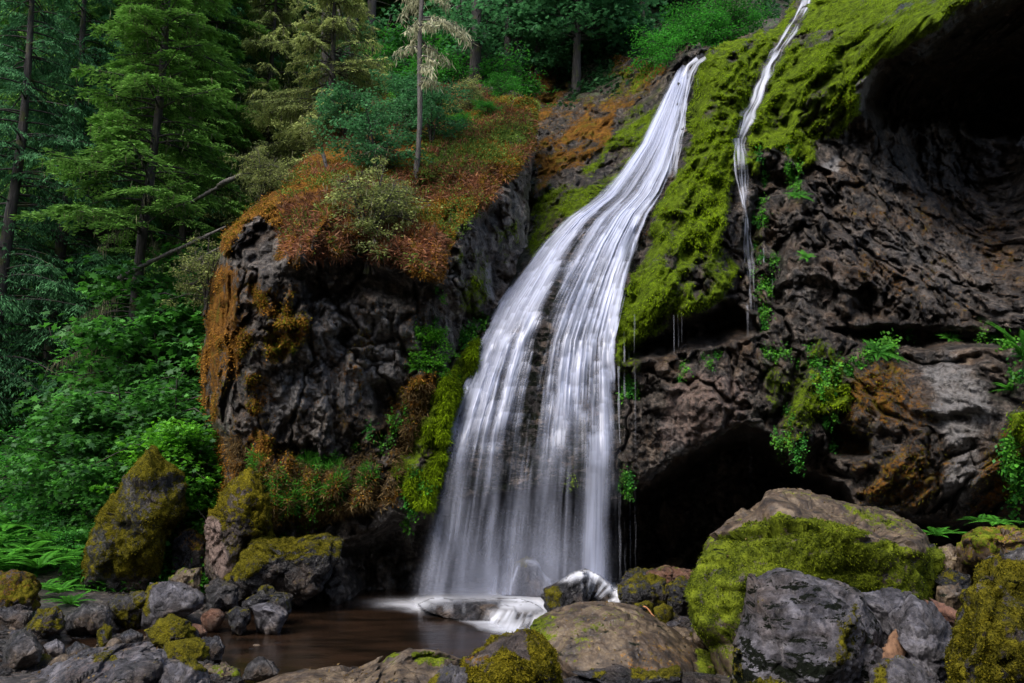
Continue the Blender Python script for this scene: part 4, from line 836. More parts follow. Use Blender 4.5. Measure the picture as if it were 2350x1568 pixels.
# the thin fall
TF = empty('thin_waterfall', P(1720, 760, 16.2), 0, 'narrow braided white stream running down the bright moss right of the main falls', 'waterfall')
ribbon([(1858,-30),(1850,10),(1836,38),(1812,74),(1790,108),(1766,148),(1750,188),(1737,228),(1716,268),(1704,300),(1694,328)], [34,32,28,24,22,26,32,36,40,30,18], .16, 320, 'upper_stream', TF, nst=6, pw=.8)
ribbon([(1694,316),(1698,350),(1702,400),(1706,440),(1711,480),(1718,530)], [30,34,32,28,24,22], .14, 321, 'braid', TF, nu=24, nst=6, pw=.62)
ribbon([(1690,326),(1685,350),(1689,400),(1698,440),(1707,480)], [8,6,6,6,6], .2, 322, 'braid', TF, nu=9, nst=3, pw=.6)
ribbon([(1716,500),(1716,560),(1722,620),(1728,700),(1732,790)], [20,24,22,20,22], .12, 323, 'lower_stream', TF, nu=22, nst=8, pw=.55, free=700, lowd=.12)
ribbon([(1708,520),(1709,600),(1712,690)], [4,4,3], .12, 324, 'strand', TF, nu=5, nst=2, pw=.6, free=600)
ribbon([(1752,560),(1754,640),(1756,700)], [3,3,3], .12, 325, 'strand', TF, nu=5, nst=2, pw=.5, free=600)
ribbon([(1715,700),(1718,900),(1722,1120)], [6,6,8], .3, 326, 'strand', TF, nu=7, nst=2, pw=.22, free=720, lowd=.2)
SD = empty('dripping_strands', P(1550, 860, 15.8), 0, 'thin drips falling from the moss lip between the two waterfalls', 'waterfall')
for k, (x, y0, y1, d_) in enumerate([(1546,722,820,.35),(1556,720,800,.3),(1564,716,790,.25),(1772,640,760,.25),(1600,180,205,.8)]):
    ribbon([(x, y0), (x+1, (y0+y1)/2), (x+1, y1)], 3.2, .25, 340+k, 'strand', SD, nu=5, nst=2, pw=d_, free=y0+10, lowd=.3)

# water draped over the rocks at the foot
def drape(name, keys, poly, densf, parent, step=2.2, lift=.03, mat=M_WATER, water=True):
    Vs, Fs, n = [], [], 0
    for k in keys:
        r_ = ROCKS[k]; Vs.append(r_['V']); Fs.append(r_['F']+n); n += len(r_['V'])
    if water:
        Vs.append(np.array([(-20, 3, 0.), (20, 3, 0), (20, 25, 0), (-20, 25, 0)])); Fs.append(np.array([(0, 1, 2), (0, 2, 3)])+n)
    bv = BVHTree.FromPolygons(np.concatenate(Vs).tolist(), np.concatenate(Fs).tolist())
    x0, x1 = min(p[0] for p in poly), max(p[0] for p in poly); y0, y1 = min(p[1] for p in poly), max(p[1] for p in poly)
    PX, PYY = np.meshgrid(np.arange(x0, x1, step), np.arange(y0, y1, step)); Q = P(PX, PYY, 10.); o = np.array([0, 0, CAMZ])
    Yd = np.full(PX.shape, np.nan)
    for i in range(PX.shape[0]):
        for j in range(PX.shape[1]):
            h = bv.ray_cast(Vector(o), Vector(Q[i, j]-o).normalized())
            if h[0]: Yd[i, j] = h[0][1]
    ok = ~np.isnan(Yd); Yf = np.where(ok, Yd, np.nanmax(Yd)); Yb = blur(Yf, 2); Yb = np.minimum(Yb, Yf)-lift
    V = P(PX, PYY, Yb); d = densf(PX, PYY)*sst(0, 14, sdist(PX, PYY, poly))
    fi = ok[:-1, :-1] & ok[1:, :-1] & ok[:-1, 1:] & ok[1:, 1:] & ((d[:-1, :-1]+d[1:, 1:]) > .004)
    idx = np.arange(PX.size).reshape(PX.shape); F = np.stack([idx[:-1, :-1], idx[1:, :-1], idx[1:, 1:], idx[:-1, 1:]], -1)[fi]
    used = np.zeros(PX.size, bool); used[F.ravel()] = True; rm = np.cumsum(used)-1
    return mk(name, V.reshape(-1, 3)[used], rm[F], mat, dict(dens=np.clip(d.ravel()[used], 0, 1)), parent=parent, origin=parent.location[:])
K_FLAT, K_DOME, K_SKIRT, K_SMALL, K_PT = [k for key in ('low flat black rock', 'dome-shaped rock', 'rounded rock wearing', 'small wet rock between', 'dark pointed rock') for k in ROCKS if k.startswith(key)]
def n2(PX, PYY, fx, fy, seed): return vn(np.stack([PX/fx, PYY/fy, PX*0+seed], -1), seed)
def d_flat(PX, PYY):
    d = .9*sst(-16, 16, sdist(PX, PYY, [(955,1376),(1000,1366),(1120,1366),(1150,1362),(1240,1366),(1262,1392),(1240,1402),(1190,1388),(1150,1372),(1060,1372),(1000,1380)]))
    d = np.maximum(d, .85*sst(-14, 14, sdist(PX, PYY, [(1150,1384),(1200,1376),(1262,1384),(1262,1404),(1200,1402),(1150,1396)])))
    fall = sst(-8, 12, sdist(PX, PYY, [(1120,1398),(1180,1396),(1262,1400),(1240,1440),(1210,1462),(1180,1452),(1140,1440),(1110,1425)]))
    s_ = .42+.4*n2(PX+(PYY-1400)*.55, PYY, 4, 40, 5)+.7*n2(PX+(PYY-1400)*.5, PYY, 13, 50, 6)
    d = np.maximum(d, fall*np.clip(s_, 0, .9)*.85)
    s2 = sst(-6, 10, sdist(PX, PYY, [(955,1380),(1110,1382),(1130,1425),(1060,1412),(990,1398)]))*np.clip(-.05+.7*n2(PX, PYY, 14, 50, 8), 0, .4)
    d = np.maximum(d, s2*.45); d = np.maximum(d, .6*bump1(PX, 968, 22)*bump1(PYY, 1384, 12))
    return d
drape('cascade', [K_FLAT], [(920,1350),(1275,1350),(1275,1475),(1160,1475),(1060,1440),(920,1420)], d_flat, WF, mat=M_FOAM)
def d_foam(PX, PYY):
    d = .9*sst(-16, 14, sdist(PX, PYY, [(900,1386),(955,1378),(985,1388),(1040,1404),(1000,1402),(940,1396)]))
    d = np.maximum(d, .55*bump1(PX, 930, 60)*bump1(PYY, 1384, 10))
    d = np.maximum(d, .9*sst(-10, 10, sdist(PX, PYY, [(1085,1428),(1120,1424),(1190,1446),(1235,1452),(1215,1468),(1150,1450),(1100,1440)])))
    d = np.maximum(d, .75*sst(-8, 8, sdist(PX, PYY, [(1130,1475),(1200,1455),(1240,1456),(1215,1472),(1160,1482)])))
    d = np.maximum(d, .55*sst(-6, 6, sdist(PX, PYY, [(985,1398),(1060,1412),(1130,1432),(1090,1434),(1030,1414)])))
    d = np.maximum(d, .5*bump1(PYY, 1352, 7)*sst(940, 1000, PX)*(1-sst(1380, 1420, PX)))
    d = d*(.75+.35*n2(PX, PYY, 30, 4, 12))
    sp = .8*sst(.55, .75, n2(PX, PYY, 14, 2.2, 14))*(bump1(PX, 690, 50)*bump1(PYY, 1362, 9)+bump1(PX, 870, 60)*bump1(PYY, 1344, 5)+.6*bump1(PX, 800, 60)*bump1(PYY, 1352, 5))
    d = np.maximum(d, sp); d = np.maximum(d, .8*bump1(PX, 185, 22)*bump1(PYY, 1456, 5)*(.8+.5*n2(PX, PYY, 8, 3, 15))); d = np.maximum(d, .45*bump1(PX, 270, 14)*bump1(PYY, 1462, 4))
    return d
drape('foam', [], [(120,1330),(1420,1330),(1420,1500),(120,1500)], d_foam, WF, step=3, lift=.006, mat=M_FOAM)
def d_skirt(PX, PYY):
    a = np.arctan2(1400-PYY, PX-1345)*57.3; r = np.hypot(PX-1345, (PYY-1392))
    rim = bump1(r, 76, 9)*sst(-5, 25, a)*(1-sst(135, 155, a))
    s_ = np.clip(.25+.8*n2(a*0+a/5.5, r/60, 1, 1, 20)+.4*n2(a/2.5, r/40, 1, 1, 21), 0, 1)*sst(15, 40, r)*(1-sst(72, 95, r))*(1-sst(80, 110, a))
    return np.clip(.8*rim+.6*s_, 0, 1)
drape('splash', [K_SKIRT, K_SMALL, K_PT], [(1235,1298),(1330,1290),(1400,1305),(1440,1345),(1440,1396),(1330,1396),(1300,1340),(1240,1345)], d_skirt, WF, lift=.06, mat=M_FOAM)
def d_dome(PX, PYY):
    L_ = sdist(PX, PYY, [(1262,1335),(1235,1290),(1210,1285)], False)
    d = .7*bump1(L_, 0, 7)
    f = sst(-6, 8, sdist(PX, PYY, [(1160,1300),(1198,1296),(1190,1320),(1170,1372),(1148,1372),(1158,1330)]))
    return np.maximum(d, f*np.clip(.45+.8*n2(PX+(PYY-1300)*.35, PYY, 6, 60, 25), 0, .8))
drape('splash', [K_DOME], [(1140,1280),(1275,1276),(1285,1378),(1140,1378)], d_dome, WF, lift=.05, water=False)
# ------------------------------------------------------------------ vegetation
M_SPR = leaf_mat('spruce_needles', (0.019, 0.054, 0.016), (0.157, 0.327, 0.062), .2)
M_CED = leaf_mat('cedar_sprays', (0.016, 0.050, 0.025), (0.085, 0.242, 0.090), .2)
M_LICH = leaf_mat('hanging_lichen', (0.072, 0.072, 0.040), (0.208, 0.200, 0.112), .3)
M_LICHB = leaf_mat('pale_lichen', (.24, .24, .14), (.50, .49, .32), .3)
M_OLV = leaf_mat('lichen_twig', (.05, .07, .02), (.38, .44, .14), .3)
M_MAPLE = leaf_mat('maple_leaf', (0.014, 0.063, 0.011), (0.068, 0.255, 0.027), .4, .05)
M_BRIGHT = leaf_mat('bright_leaf', (0.024, 0.108, 0.007), (0.120, 0.384, 0.018), .45, .04)
M_TEAL = leaf_mat('teal_leaf', (0.014, 0.063, 0.022), (0.075, 0.240, 0.083), .4, .05)  # teal-green leaf colour
M_TEALD = leaf_mat('dark_teal_undergrowth', (.010, .04, .014), (.045, .13, .045), .3)  # deeper, duller version of the teal leaf colours
M_FERN = leaf_mat('fern_leaf', (0.017, 0.084, 0.008), (0.090, 0.330, 0.030), .4)
M_BUSH = leaf_mat('bush_leaf', (0.014, 0.084, 0.011), (0.060, 0.300, 0.030), .4, .04)
M_MOSST = leaf_mat('moss_tuft', (.03, .045, .004), (.23, .36, .010), .3, 0)
M_YG = leaf_mat('yellow_green_leaf', (.04, .08, .015), (.20, .30, .06), .35, 0)
M_MOSSD = leaf_mat('deep_moss_tuft', (.02, .03, .004), (.16, .20, .012), .3, 0)
M_RUSTT = leaf_mat('rust_tuft', (.05, .024, .006), (.38, .185, .034), .3, 0)
M_GRASS = leaf_mat('tan_grass', (.07, .045, .02), (.27, .19, .085), .2, 0)
M_LITT = leaf_mat('dead_leaf', (.05, .022, .012), (.34, .14, .075), .2, .02)
M_OLMOSS = leaf_mat('olive_tuft', (.03, .030, .004), (.21, .175, .014), .3, 0)
M_BARK = bark_mat('dark_bark', (.012, .010, .009), (.06, .05, .045), .28)
M_BARKP = bark_mat('pale_bark', (.03, .027, .025), (.14, .125, .115), .22)
M_BARKR = bark_mat('mossy_bark', (.03, .016, .008), (.12, .07, .03), .4)

def conifer(name, H, hb, Lmax, nb, seed, mat, sl=.26, sw=.10, droop=.35, lichen=0, trunk_r=.16, dead=0, hang=0., topL=.25, tw=9, bark=None, lichm=None, lean=0.):
    rng = np.random.default_rng(seed); root = empty(name, (0, 0, 0))
    g = G(); zs = np.linspace(0, H, 26); ax = lambda z: np.stack([lean*z+.05*np.sin(z*.6+seed), .05*np.cos(z*.5+seed), z], -1)
    tube(g, ax(zs), trunk_r*(1-zs/H)**.75+.015, 10, .5, .25, seed)
    lf = G(); lc = G()
    hs = hb+(H-hb)*rng.random(nb)**1.05
    for h in np.sort(hs):
        f = (h-hb)/(H-hb); L = Lmax*(topL+(1-topL)*(1-f))*rng.uniform(.55, 1.15)
        az = rng.uniform(0, 2*math.pi); n = max(4, int(L*6)); t = np.linspace(0, 1, n)
        dr = np.array([math.cos(az), math.sin(az), 0.]); b0 = ax(np.array([h]))[0]
        z = L*(.22*t-droop*(t**2)*rng.uniform(.7, 1.5)+.10*t**4); bend = rng.uniform(-.2, .2)
        sp = b0+dr*(L*t)[:, None]+np.array([-dr[1], dr[0], 0])*(bend*L*t*t)[:, None]+np.array([0, 0, 1.])*z[:, None]
        tube(g, sp, .028*(1-t)+.006, 4, .5)
        # side twigs carry the sprays
        m = int(tw*L*1.6)+4; tt = rng.uniform(.18, 1, m)**.8; sd = rng.choice([-1, 1], m)
        bp_ = np.stack([np.interp(tt, t, sp[:, k]) for k in range(3)], -1)
        wl = L*.42*(1.15-tt)+.12; out = dr*rng.uniform(.35, .9, m)[:, None]+np.array([-dr[1], dr[0], 0])*sd[:, None]
        out /= np.linalg.norm(out, axis=1, keepdims=True)
        for q in range(5):
            a = (q+rng.random(m))/5*wl; p = bp_+out*a[:, None]; p[:, 2] -= a*a*.35/np.maximum(wl, .2)*(1+hang)+rng.normal(0, .03, m)
            for s_ in (-1, 1):
                d = out*.8+np.cross(out, (0, 0, 1.))*s_*.6+rng.normal(0, .18, (m, 3)); d[:, 2] -= .25+hang*rng.uniform(.4, 1.4, m)
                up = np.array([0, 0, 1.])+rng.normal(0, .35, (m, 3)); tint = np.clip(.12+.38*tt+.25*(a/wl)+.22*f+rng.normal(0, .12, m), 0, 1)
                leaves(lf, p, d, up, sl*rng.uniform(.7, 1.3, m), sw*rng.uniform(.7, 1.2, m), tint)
        if lichen:
            m = int(lichen*L*14); tt = rng.uniform(.2, 1, m); bp_ = np.stack([np.interp(tt, t, sp[:, k]) for k in range(3)], -1)+rng.normal(0, .12*L, (m, 3))*np.array([1, 1, .3])
            leaves(lc, bp_, np.array([0, 0, -1.])+rng.normal(0, .13, (m, 3)), unit(m, rng), rng.uniform(.08, .36, m), rng.uniform(.012, .028, m), rng.random(m))
    for k in range(dead):
        h = hb*rng.uniform(.35, 1.05); L = Lmax*rng.uniform(.25, .7); az = rng.uniform(0, 6.28); t = np.linspace(0, 1, 7)
        dr = np.array([math.cos(az), math.sin(az), 0.]); sp = ax(np.array([h]))[0]+dr*(L*t)[:, None]+np.array([0, 0, 1.])*(L*(.1*t-.5*t*t))[:, None]+rng.normal(0, .02, (7, 3))
        tube(g, sp, .02*(1-t)+.006, 4, .5)
        m = int(60*L); tt = rng.uniform(.3, 1, m)**.7; bp_ = np.stack([np.interp(tt, t, sp[:, k2]) for k2 in range(3)], -1)+rng.normal(0, .07, (m, 3))
        leaves(lc, bp_, np.array([0, 0, -1.])+rng.normal(0, .12, (m, 3)), unit(m, rng), rng.uniform(.1, .4, m), rng.uniform(.012, .026, m), rng.random(m))
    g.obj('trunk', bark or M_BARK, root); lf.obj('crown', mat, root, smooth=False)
    if lc.n: lc.obj('hanging_lichen', lichm or M_LICH, [c for c in root.children if c.name.startswith('crown')][0], smooth=False)
    return root
def broadtree(name, H, R, seed, mat, nclump=60, per=70, ls=.16, star=True, bark=None, hb=.4, flat=.35, stems=1, droop=.15, spread=None, trunk_r=.12, lichen=0):
    """stems, limbs, and layered leaf clumps through the crown volume"""
    rng = np.random.default_rng(seed); root = empty(name, (0, 0, 0)); g = G(); lf = G(); lc = G()
    ends = []
    for s_ in range(stems):
        az = rng.uniform(0, 6.28); tl = rng.uniform(.05, .35) if stems > 1 else .06; hh = H*rng.uniform(.8, 1); t = np.linspace(0, 1, 9)
        st = np.stack([math.cos(az)*R*tl*2*t**1.4, math.sin(az)*R*tl*2*t**1.4, hh*.92*t], -1)+np.cumsum(rng.normal(0, .02*H*.2, (9, 3)), 0)*t[:, None]
        st[0] = (rng.normal(0, .05), rng.normal(0, .05), -.1); tube(g, st, trunk_r*(1-t)**.7+.01, 7, .5, .15, seed)
        for k in range(max(3, nclump//stems)):
            f = rng.uniform(hb, 1); b0 = np.array([np.interp(f, t, st[:, j]) for j in range(3)]); az2 = rng.uniform(0, 6.28)
            lob = .45+.75*abs(math.sin(az2*1.5+seed)); prof = lob*math.sin(min(1, (1-f)/(1-hb)*.85+.15)*math.pi*.62)
            l = R*prof*rng.uniform(.35, 1.1); e = b0+np.array([math.cos(az2)*l, math.sin(az2)*l, l*rng.uniform(-.25, .45)])
            m_ = (b0+e)/2+np.array([0, 0, l*.12]); tube(g, [b0, m_, e], [.022*trunk_r/.1, .014, .006], 4, .5); ends.append(e); ends.append((m_+e)/2+rng.normal(0, .1, 3))
    ends = np.array(ends); n = len(ends); pr = max(4, per//2)
    rad = R*rng.uniform(.10, .30, n)
    for k in range(n):
        a = rng.uniform(0, 6.28, pr); r_ = rad[k]*np.sqrt(rng.random(pr)); p = ends[k]+np.stack([r_*np.cos(a), r_*np.sin(a), rng.normal(0, flat*rad[k]*.5, pr)-droop*r_**2/rad[k]], -1)
        d = np.stack([np.cos(a), np.sin(a), rng.uniform(-.7, .05, pr)], -1)+rng.normal(0, .3, (pr, 3)); up = np.array([0, 0, 1.])+rng.normal(0, .38, (pr, 3))
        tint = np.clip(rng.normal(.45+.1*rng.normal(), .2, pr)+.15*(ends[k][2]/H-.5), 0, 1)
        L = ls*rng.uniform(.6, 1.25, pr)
        if star: stars(lf, p, d, up, L, tint)
        else: leaves(lf, p, d, up, L, L*.55, tint)
    if lichen:
        m = int(lichen); i = rng.integers(0, n, m); p = ends[i]+rng.normal(0, 1, (m, 3))*rad[i][:, None]*.7
        leaves(lc, p, np.array([0, 0, -1.])+rng.normal(0, .15, (m, 3)), unit(m, rng), rng.uniform(.04, .16, m), rng.uniform(.012, .025, m), rng.random(m))
    g.obj('stem' if stems > 1 else 'trunk', bark or M_BARK, root); lf.obj('leaves' if stems > 1 else 'crown', mat, root, smooth=False)
    if lc.n: lc.obj('hanging_lichen', M_LICH, [c for c in root.children if not c.name.startswith(('stem', 'trunk'))][0], smooth=False)
    return root
def fern_geo(n, L, seed, g=None, arch=.55, flat=0.):
    rng = np.random.default_rng(seed); g = g or G()
    for k in range(n):
        az = k*2*math.pi/n+rng.uniform(-.3, .3); l = L*rng.uniform(.65, 1.1); t = np.linspace(0, 1, 20); el = rng.uniform(.5, 1.1)*(1-flat)
        dr = np.array([math.cos(az), math.sin(az), 0]); r_ = l*(math.cos(el)*t+.25*t*t); z = l*(math.sin(el)*t-arch*t*t)
        sp = dr*r_[:, None]+np.array([0, 0, 1.])*z[:, None]; sd = np.array([-dr[1], dr[0], 0.])
        tube(g, sp, .006*(1-t)+.002, 3, .35)
        w = l*.19*np.sin(np.clip(t*1.05+.08, 0, 1)*math.pi)**.7*(1-t*.35); tg = np.gradient(sp, axis=0); tg /= np.linalg.norm(tg, axis=1, keepdims=True); up = np.cross(tg, sd)
        up *= np.sign(up[:, 2:3])
        for s_ in (-1, 1):
            for o_ in (0, .5):
                p = sp[2:]+tg[2:]*(o_*l/20); d = sd*s_+tg[2:]*.35-np.array([0, 0, 1.])*.2
                leaves(g, p, d, up[2:]+rng.normal(0, .1, p.shape), w[2:]*rng.uniform(.85, 1.1, len(p)), l*.030, np.clip(.35+.4*t[2:]+rng.normal(0, .08, len(p))+rng.normal()*.03, 0, 1))
    return g
def at(px, Y):
    x = float(P(px, 800, Y)[0]); return np.array([x, Y, float(hgt(x, Y))])
def place(root, loc, rz, sc=1, label=None, cat=None, group=None, used=set()):
    if root.name in used: o = copytree(root, loc, rz, sc)
    else:
        used.add(root.name); o = root; o.location = tuple(float(a) for a in loc); o.rotation_euler.z = rz; o.scale = (sc,)*3 if not hasattr(sc, '__len__') else sc
    tag(o, label, cat, group); return o
rs = np.random.default_rng(5)

# near trees on the left
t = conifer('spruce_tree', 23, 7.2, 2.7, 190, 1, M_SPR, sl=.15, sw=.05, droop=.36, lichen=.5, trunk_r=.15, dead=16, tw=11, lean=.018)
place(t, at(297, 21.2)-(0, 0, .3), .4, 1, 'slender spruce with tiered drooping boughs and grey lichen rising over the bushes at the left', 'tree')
ced = conifer('cedar_tree', 17, 1.2, 3.4, 190, 2, M_CED, sl=.15, sw=.035, droop=.45, hang=1.0, trunk_r=.2, tw=8)
place(ced, at(-10, 22.5), .0, 1, 'dark cedar with hanging fronds cut by the left edge', 'tree')
hem = conifer('hemlock_tree', 20, 2, 3.2, 210, 3, M_SPR, sl=.17, sw=.055, droop=.42, hang=.5, trunk_r=.17, tw=8, lichen=.1)
gr = conifer('spruce_tree', 13, 1.2, 3.6, 170, 4, M_OLV, sl=.15, sw=.035, droop=.45, hang=.8, lichen=1.6, trunk_r=.2, tw=9, dead=6)
place(gr, at(735, 24.5)-(0, 0, 1), 1.0, (1, 1, .8), 'grey-green lichen-draped spruce standing on top of the outcrop', 'tree')
place(gr, at(585, 29)-(0, 0, 1.5), 2.7, (1, 1, 1.1), 'pale lichen-hung spruce behind the outcrop, left of the bigger draped one', 'tree')
for i, (px, Y, sc, kind, lab) in enumerate([
    (120, 24.5, 1.0, 'c', 'dark cedar right behind the far-left cedar, low boughs over the shade'), (205, 27, 1.05, 'h', 'hemlock filling the gap left of the slender lichen spruce'),
    (400, 26, .82, 'h', 'hemlock just right of the slender lichen spruce'), (470, 30, .95, 'c', 'cedar in the deep shade above the fallen logs'), (40, 29, 1.1, 'h', 'tall hemlock behind the cedar at the left edge')]):
    place(ced if kind == 'c' else hem, at(px, Y)-(0, 0, .4), i*1.9, sc, lab, 'tree')
c2 = 0
for Y in (27.5, 30.5, 33.5, 37, 41, 46):
    for px in np.arange(-40, 1560, 105 if Y < 34 else 120):
        p_ = px+rs.uniform(-38, 38)
        if p_ < 560: pass
        elif Y < 33: continue
        if 470 < p_ < 560 and Y < 40: continue
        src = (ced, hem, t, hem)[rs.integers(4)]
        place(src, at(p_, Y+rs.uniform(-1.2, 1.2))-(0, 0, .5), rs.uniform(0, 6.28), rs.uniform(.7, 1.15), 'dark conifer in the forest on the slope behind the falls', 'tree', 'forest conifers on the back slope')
# bare trunks in the upper middle
tk = []
for k in range(3):
    g = G(); zs = np.linspace(-.5, 22, 22); tube(g, np.stack([.12*np.sin(zs*.3+k), .1*np.cos(zs*.25+k), zs], -1), .24*(1-zs/40), 10, .5, .2, k)
    rng = np.random.default_rng(k)
    for j in range(26):
        h = rng.uniform(3, 20); az = rng.uniform(0, 6.28); tt = np.linspace(0, 1, 5); L = rng.uniform(.4, 1.6)
        tube(g, np.stack([math.cos(az)*L*tt, math.sin(az)*L*tt, h-.3*L*tt**2], -1), .018*(1-tt)+.004, 4)
    r0 = empty('forest_tree', (0, 0, 0)); g.obj('trunk', M_BARKP if k == 1 else M_BARK, r0); tk.append(r0)
for i, (px, Y, s_) in enumerate([(712,27,.9),(745,29,.7),(781,28,1.1),(822,29,.8),(843,34,.8),(1052,28,.9),(1080,26.6,.9),(1112,29,.6),(1168,27.5,.6),(1185,28,.95),(1215,29,.7),(1240,28,.5),(870,35,.9),(1005,35,.9),(1130,36,1),(560,34,1),(660,34,1)]):
    place(tk[i % 3], at(px, Y), i*2.1, (s_, s_, 1), ('bare straight trunk among the shaded trees above the outcrop' if i not in (6,) else 'thick pale double-toned trunk right of the lichen snag'), 'tree', None if i == 6 else 'bare trunks above the outcrop')
# the lichen snag
def snag():
    root = empty('dead_tree', (0, 0, 0)); g = G(); lc = G(); rng = np.random.default_rng(9); H = 9.5; zs = np.linspace(-.3, H, 24)
    ax = np.stack([.02*zs+.04*np.sin(zs*1.2), 0*zs, zs], -1); tube(g, ax, .065*(1-zs/H*.45), 8, .5, .3, 3)
    for k in range(40):
        h = rng.uniform(.25, 1)*H; az = rng.choice([0, math.pi])+rng.normal(0, .7); L = rng.uniform(.5, 1.5)*(.5+.5*(h > 4)); t_ = np.linspace(0, 1, 8); dr = np.array([math.cos(az), math.sin(az), 0])
        sp = np.array([.02*h, 0, h])+dr*(L*t_)[:, None]+np.array([0, 0, 1.])*(L*(rng.uniform(-.1, .3)*t_-.55*t_*t_))[:, None]; tube(g, sp, .022*(1-t_)+.005, 4)
        m = int(L*220); tt = rng.uniform(.1, 1, m)**.7; p = np.stack([np.interp(tt, t_, sp[:, j]) for j in range(3)], -1)+rng.normal(0, .05, (m, 3))
        leaves(lc, p, np.array([0, 0, -1.])+rng.normal(0, .45, (m, 3)), unit(m, rng), rng.uniform(.05, .28, m), rng.uniform(.015, .035, m), rng.random(m))
    g.obj('trunk', M_BARKP, root); lc.obj('hanging_lichen', M_LICHB, root, smooth=False); return root
SNG = snag(); q = shit(OUT, 955, 400)[0]; place(SNG, q-np.array([0, 0, .2]), 0, 1, 'dead standing tree with pale lichen on short crooked branches, rising from the outcrop top', 'dead tree')

# broadleaf trees and shrubs
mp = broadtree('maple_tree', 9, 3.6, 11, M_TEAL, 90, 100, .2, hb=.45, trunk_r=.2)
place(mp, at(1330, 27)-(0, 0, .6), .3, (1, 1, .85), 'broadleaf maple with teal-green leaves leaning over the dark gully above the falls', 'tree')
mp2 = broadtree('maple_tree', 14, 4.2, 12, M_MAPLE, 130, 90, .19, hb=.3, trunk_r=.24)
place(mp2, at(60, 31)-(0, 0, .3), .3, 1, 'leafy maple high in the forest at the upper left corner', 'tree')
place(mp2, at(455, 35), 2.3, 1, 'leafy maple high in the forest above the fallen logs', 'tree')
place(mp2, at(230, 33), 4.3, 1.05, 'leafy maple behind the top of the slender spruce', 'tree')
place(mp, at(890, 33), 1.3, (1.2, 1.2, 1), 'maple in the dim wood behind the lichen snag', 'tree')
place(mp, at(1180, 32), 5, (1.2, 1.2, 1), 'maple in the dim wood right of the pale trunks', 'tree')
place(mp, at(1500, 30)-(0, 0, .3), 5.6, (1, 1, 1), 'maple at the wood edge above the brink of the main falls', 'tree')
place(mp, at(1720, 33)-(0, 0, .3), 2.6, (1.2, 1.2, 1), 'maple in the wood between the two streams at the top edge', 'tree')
sh = broadtree('maple_shrub', 3.6, 1.9, 21, M_MAPLE, 90, 90, .125, stems=4, hb=.15, trunk_r=.04)
shb = broadtree('maple_shrub', 2.2, 1.25, 22, M_BRIGHT, 80, 90, .085, stems=4, hb=.08, trunk_r=.03)
sho = broadtree('lichen_shrub', 2.6, 1.0, 23, M_OLV, 80, 80, .07, star=False, stems=4, hb=.1, trunk_r=.03, droop=.6, lichen=1300)
sht = broadtree('vine_maple', 3.4, 1.7, 24, M_TEAL, 80, 70, .10, stems=6, hb=.2, trunk_r=.025)
shs = broadtree('leafy_bush', 1.5, 1.3, 25, M_BUSH, 90, 90, .075, star=False, stems=5, hb=.05, trunk_r=.02)
def on(px, py, S=None, dz=0.): return (shit(S, px, py)[0] if S else ghit(px, py, 10, 60))+np.array([0, 0, dz])
for i, (px, Y, sc, lab) in enumerate([(430, 18.6, 1.15, 'tall maple shrub against the left flank of the outcrop'), (330, 19.2, 1.2, 'maple shrub in front of the slender spruce trunk'), (235, 18.8, 1.0, 'maple shrub with layered leaves left of the spruce trunk'),
        (395, 21, 1.5, 'tall dark maple shrub behind the others, up the spruce trunk'), (190, 19.6, .7, 'low maple shrub above the ferns at the left'), (455, 22.5, 1.7, 'maple shrub high beside the outcrop edge under the logs'), (300, 17.8, .75, 'low maple shrub just behind the tip of the pointed boulder')]):
    place(sh, at(px, Y)-(0, 0, .2), i*1.3, sc, lab, 'shrub')
for i, (px, Y, sc, lab) in enumerate([(445, 16.6, 1.05, 'bright lime-green maple bush between the pointed boulder and the outcrop'), (385, 17.4, .9, 'bright green maple bush behind the pointed boulder tip'), (500, 17.1, .8, 'bright lime-green maple bush touching the yellow-moss boulder')]):
    place(shb, at(px, Y)+(0, 0, .95), i*2., sc, lab, 'shrub')
q = on(985, 810, OUT); place(shb, q+np.array([.0, -.1, -.5]), 1, (.42, .42, .5), 'small bright maple clinging to the cliff left of the falls', 'shrub')
for i, (px, py, sc, lab) in enumerate([(845, 575, .95, 'olive lichen-covered shrub hanging over the outcrop lip'), (900, 500, .55, 'olive lichen-covered shrub right of the one over the lip'), (610, 430, .6, 'lichen shrub at the upper left rim of the outcrop'), (480, 680, .7, 'lichen shrub at the left foot of the logs beside the outcrop flank'), (1075, 250, .6, 'lichen shrub under the pale trunk above the outcrop'), (730, 330, .6, 'lichen shrub under the big draped spruce')]):
    q = on(px, py, OUT if py > 430 and px > 500 else OUT); place(sho, q+np.array([0, -.1, -.4]), i*1.7, sc, lab, 'shrub')
for i, (px, py, sc, lab) in enumerate([(870, 400, .62, 'vine maple with many thin stems on the outcrop top, left of the snag'), (990, 330, .6, 'vine maple right of the lichen snag'), (790, 320, .6, 'vine maple left on the outcrop top below the draped spruce'), (930, 290, .6, 'vine maple directly behind the snag'), (600, 560, .0, '')]):
    if sc: q = on(px, py, OUT); place(sht, q-np.array([0, 0, .3]), i*1.1, sc, lab, 'shrub')
for i, (px, Y, sc, lab) in enumerate([(1590, 24.5, 1.15, 'round green bush above the brink of the main falls'), (1650, 25, 1.25, 'round green bush in the middle of the row above the moss'), (1712, 25.5, 1.1, 'round green bush at the right end of the row, near the thin stream'), (1560, 24, .8, 'small bush overhanging the brink of the main falls')]):
    x = float(P(px, 800, Y)[0]); z = float(P(px, [150, 128, 95, 165][i], Y)[2]); place(shs, (x, Y, z-.2), i, sc, lab, 'bush')
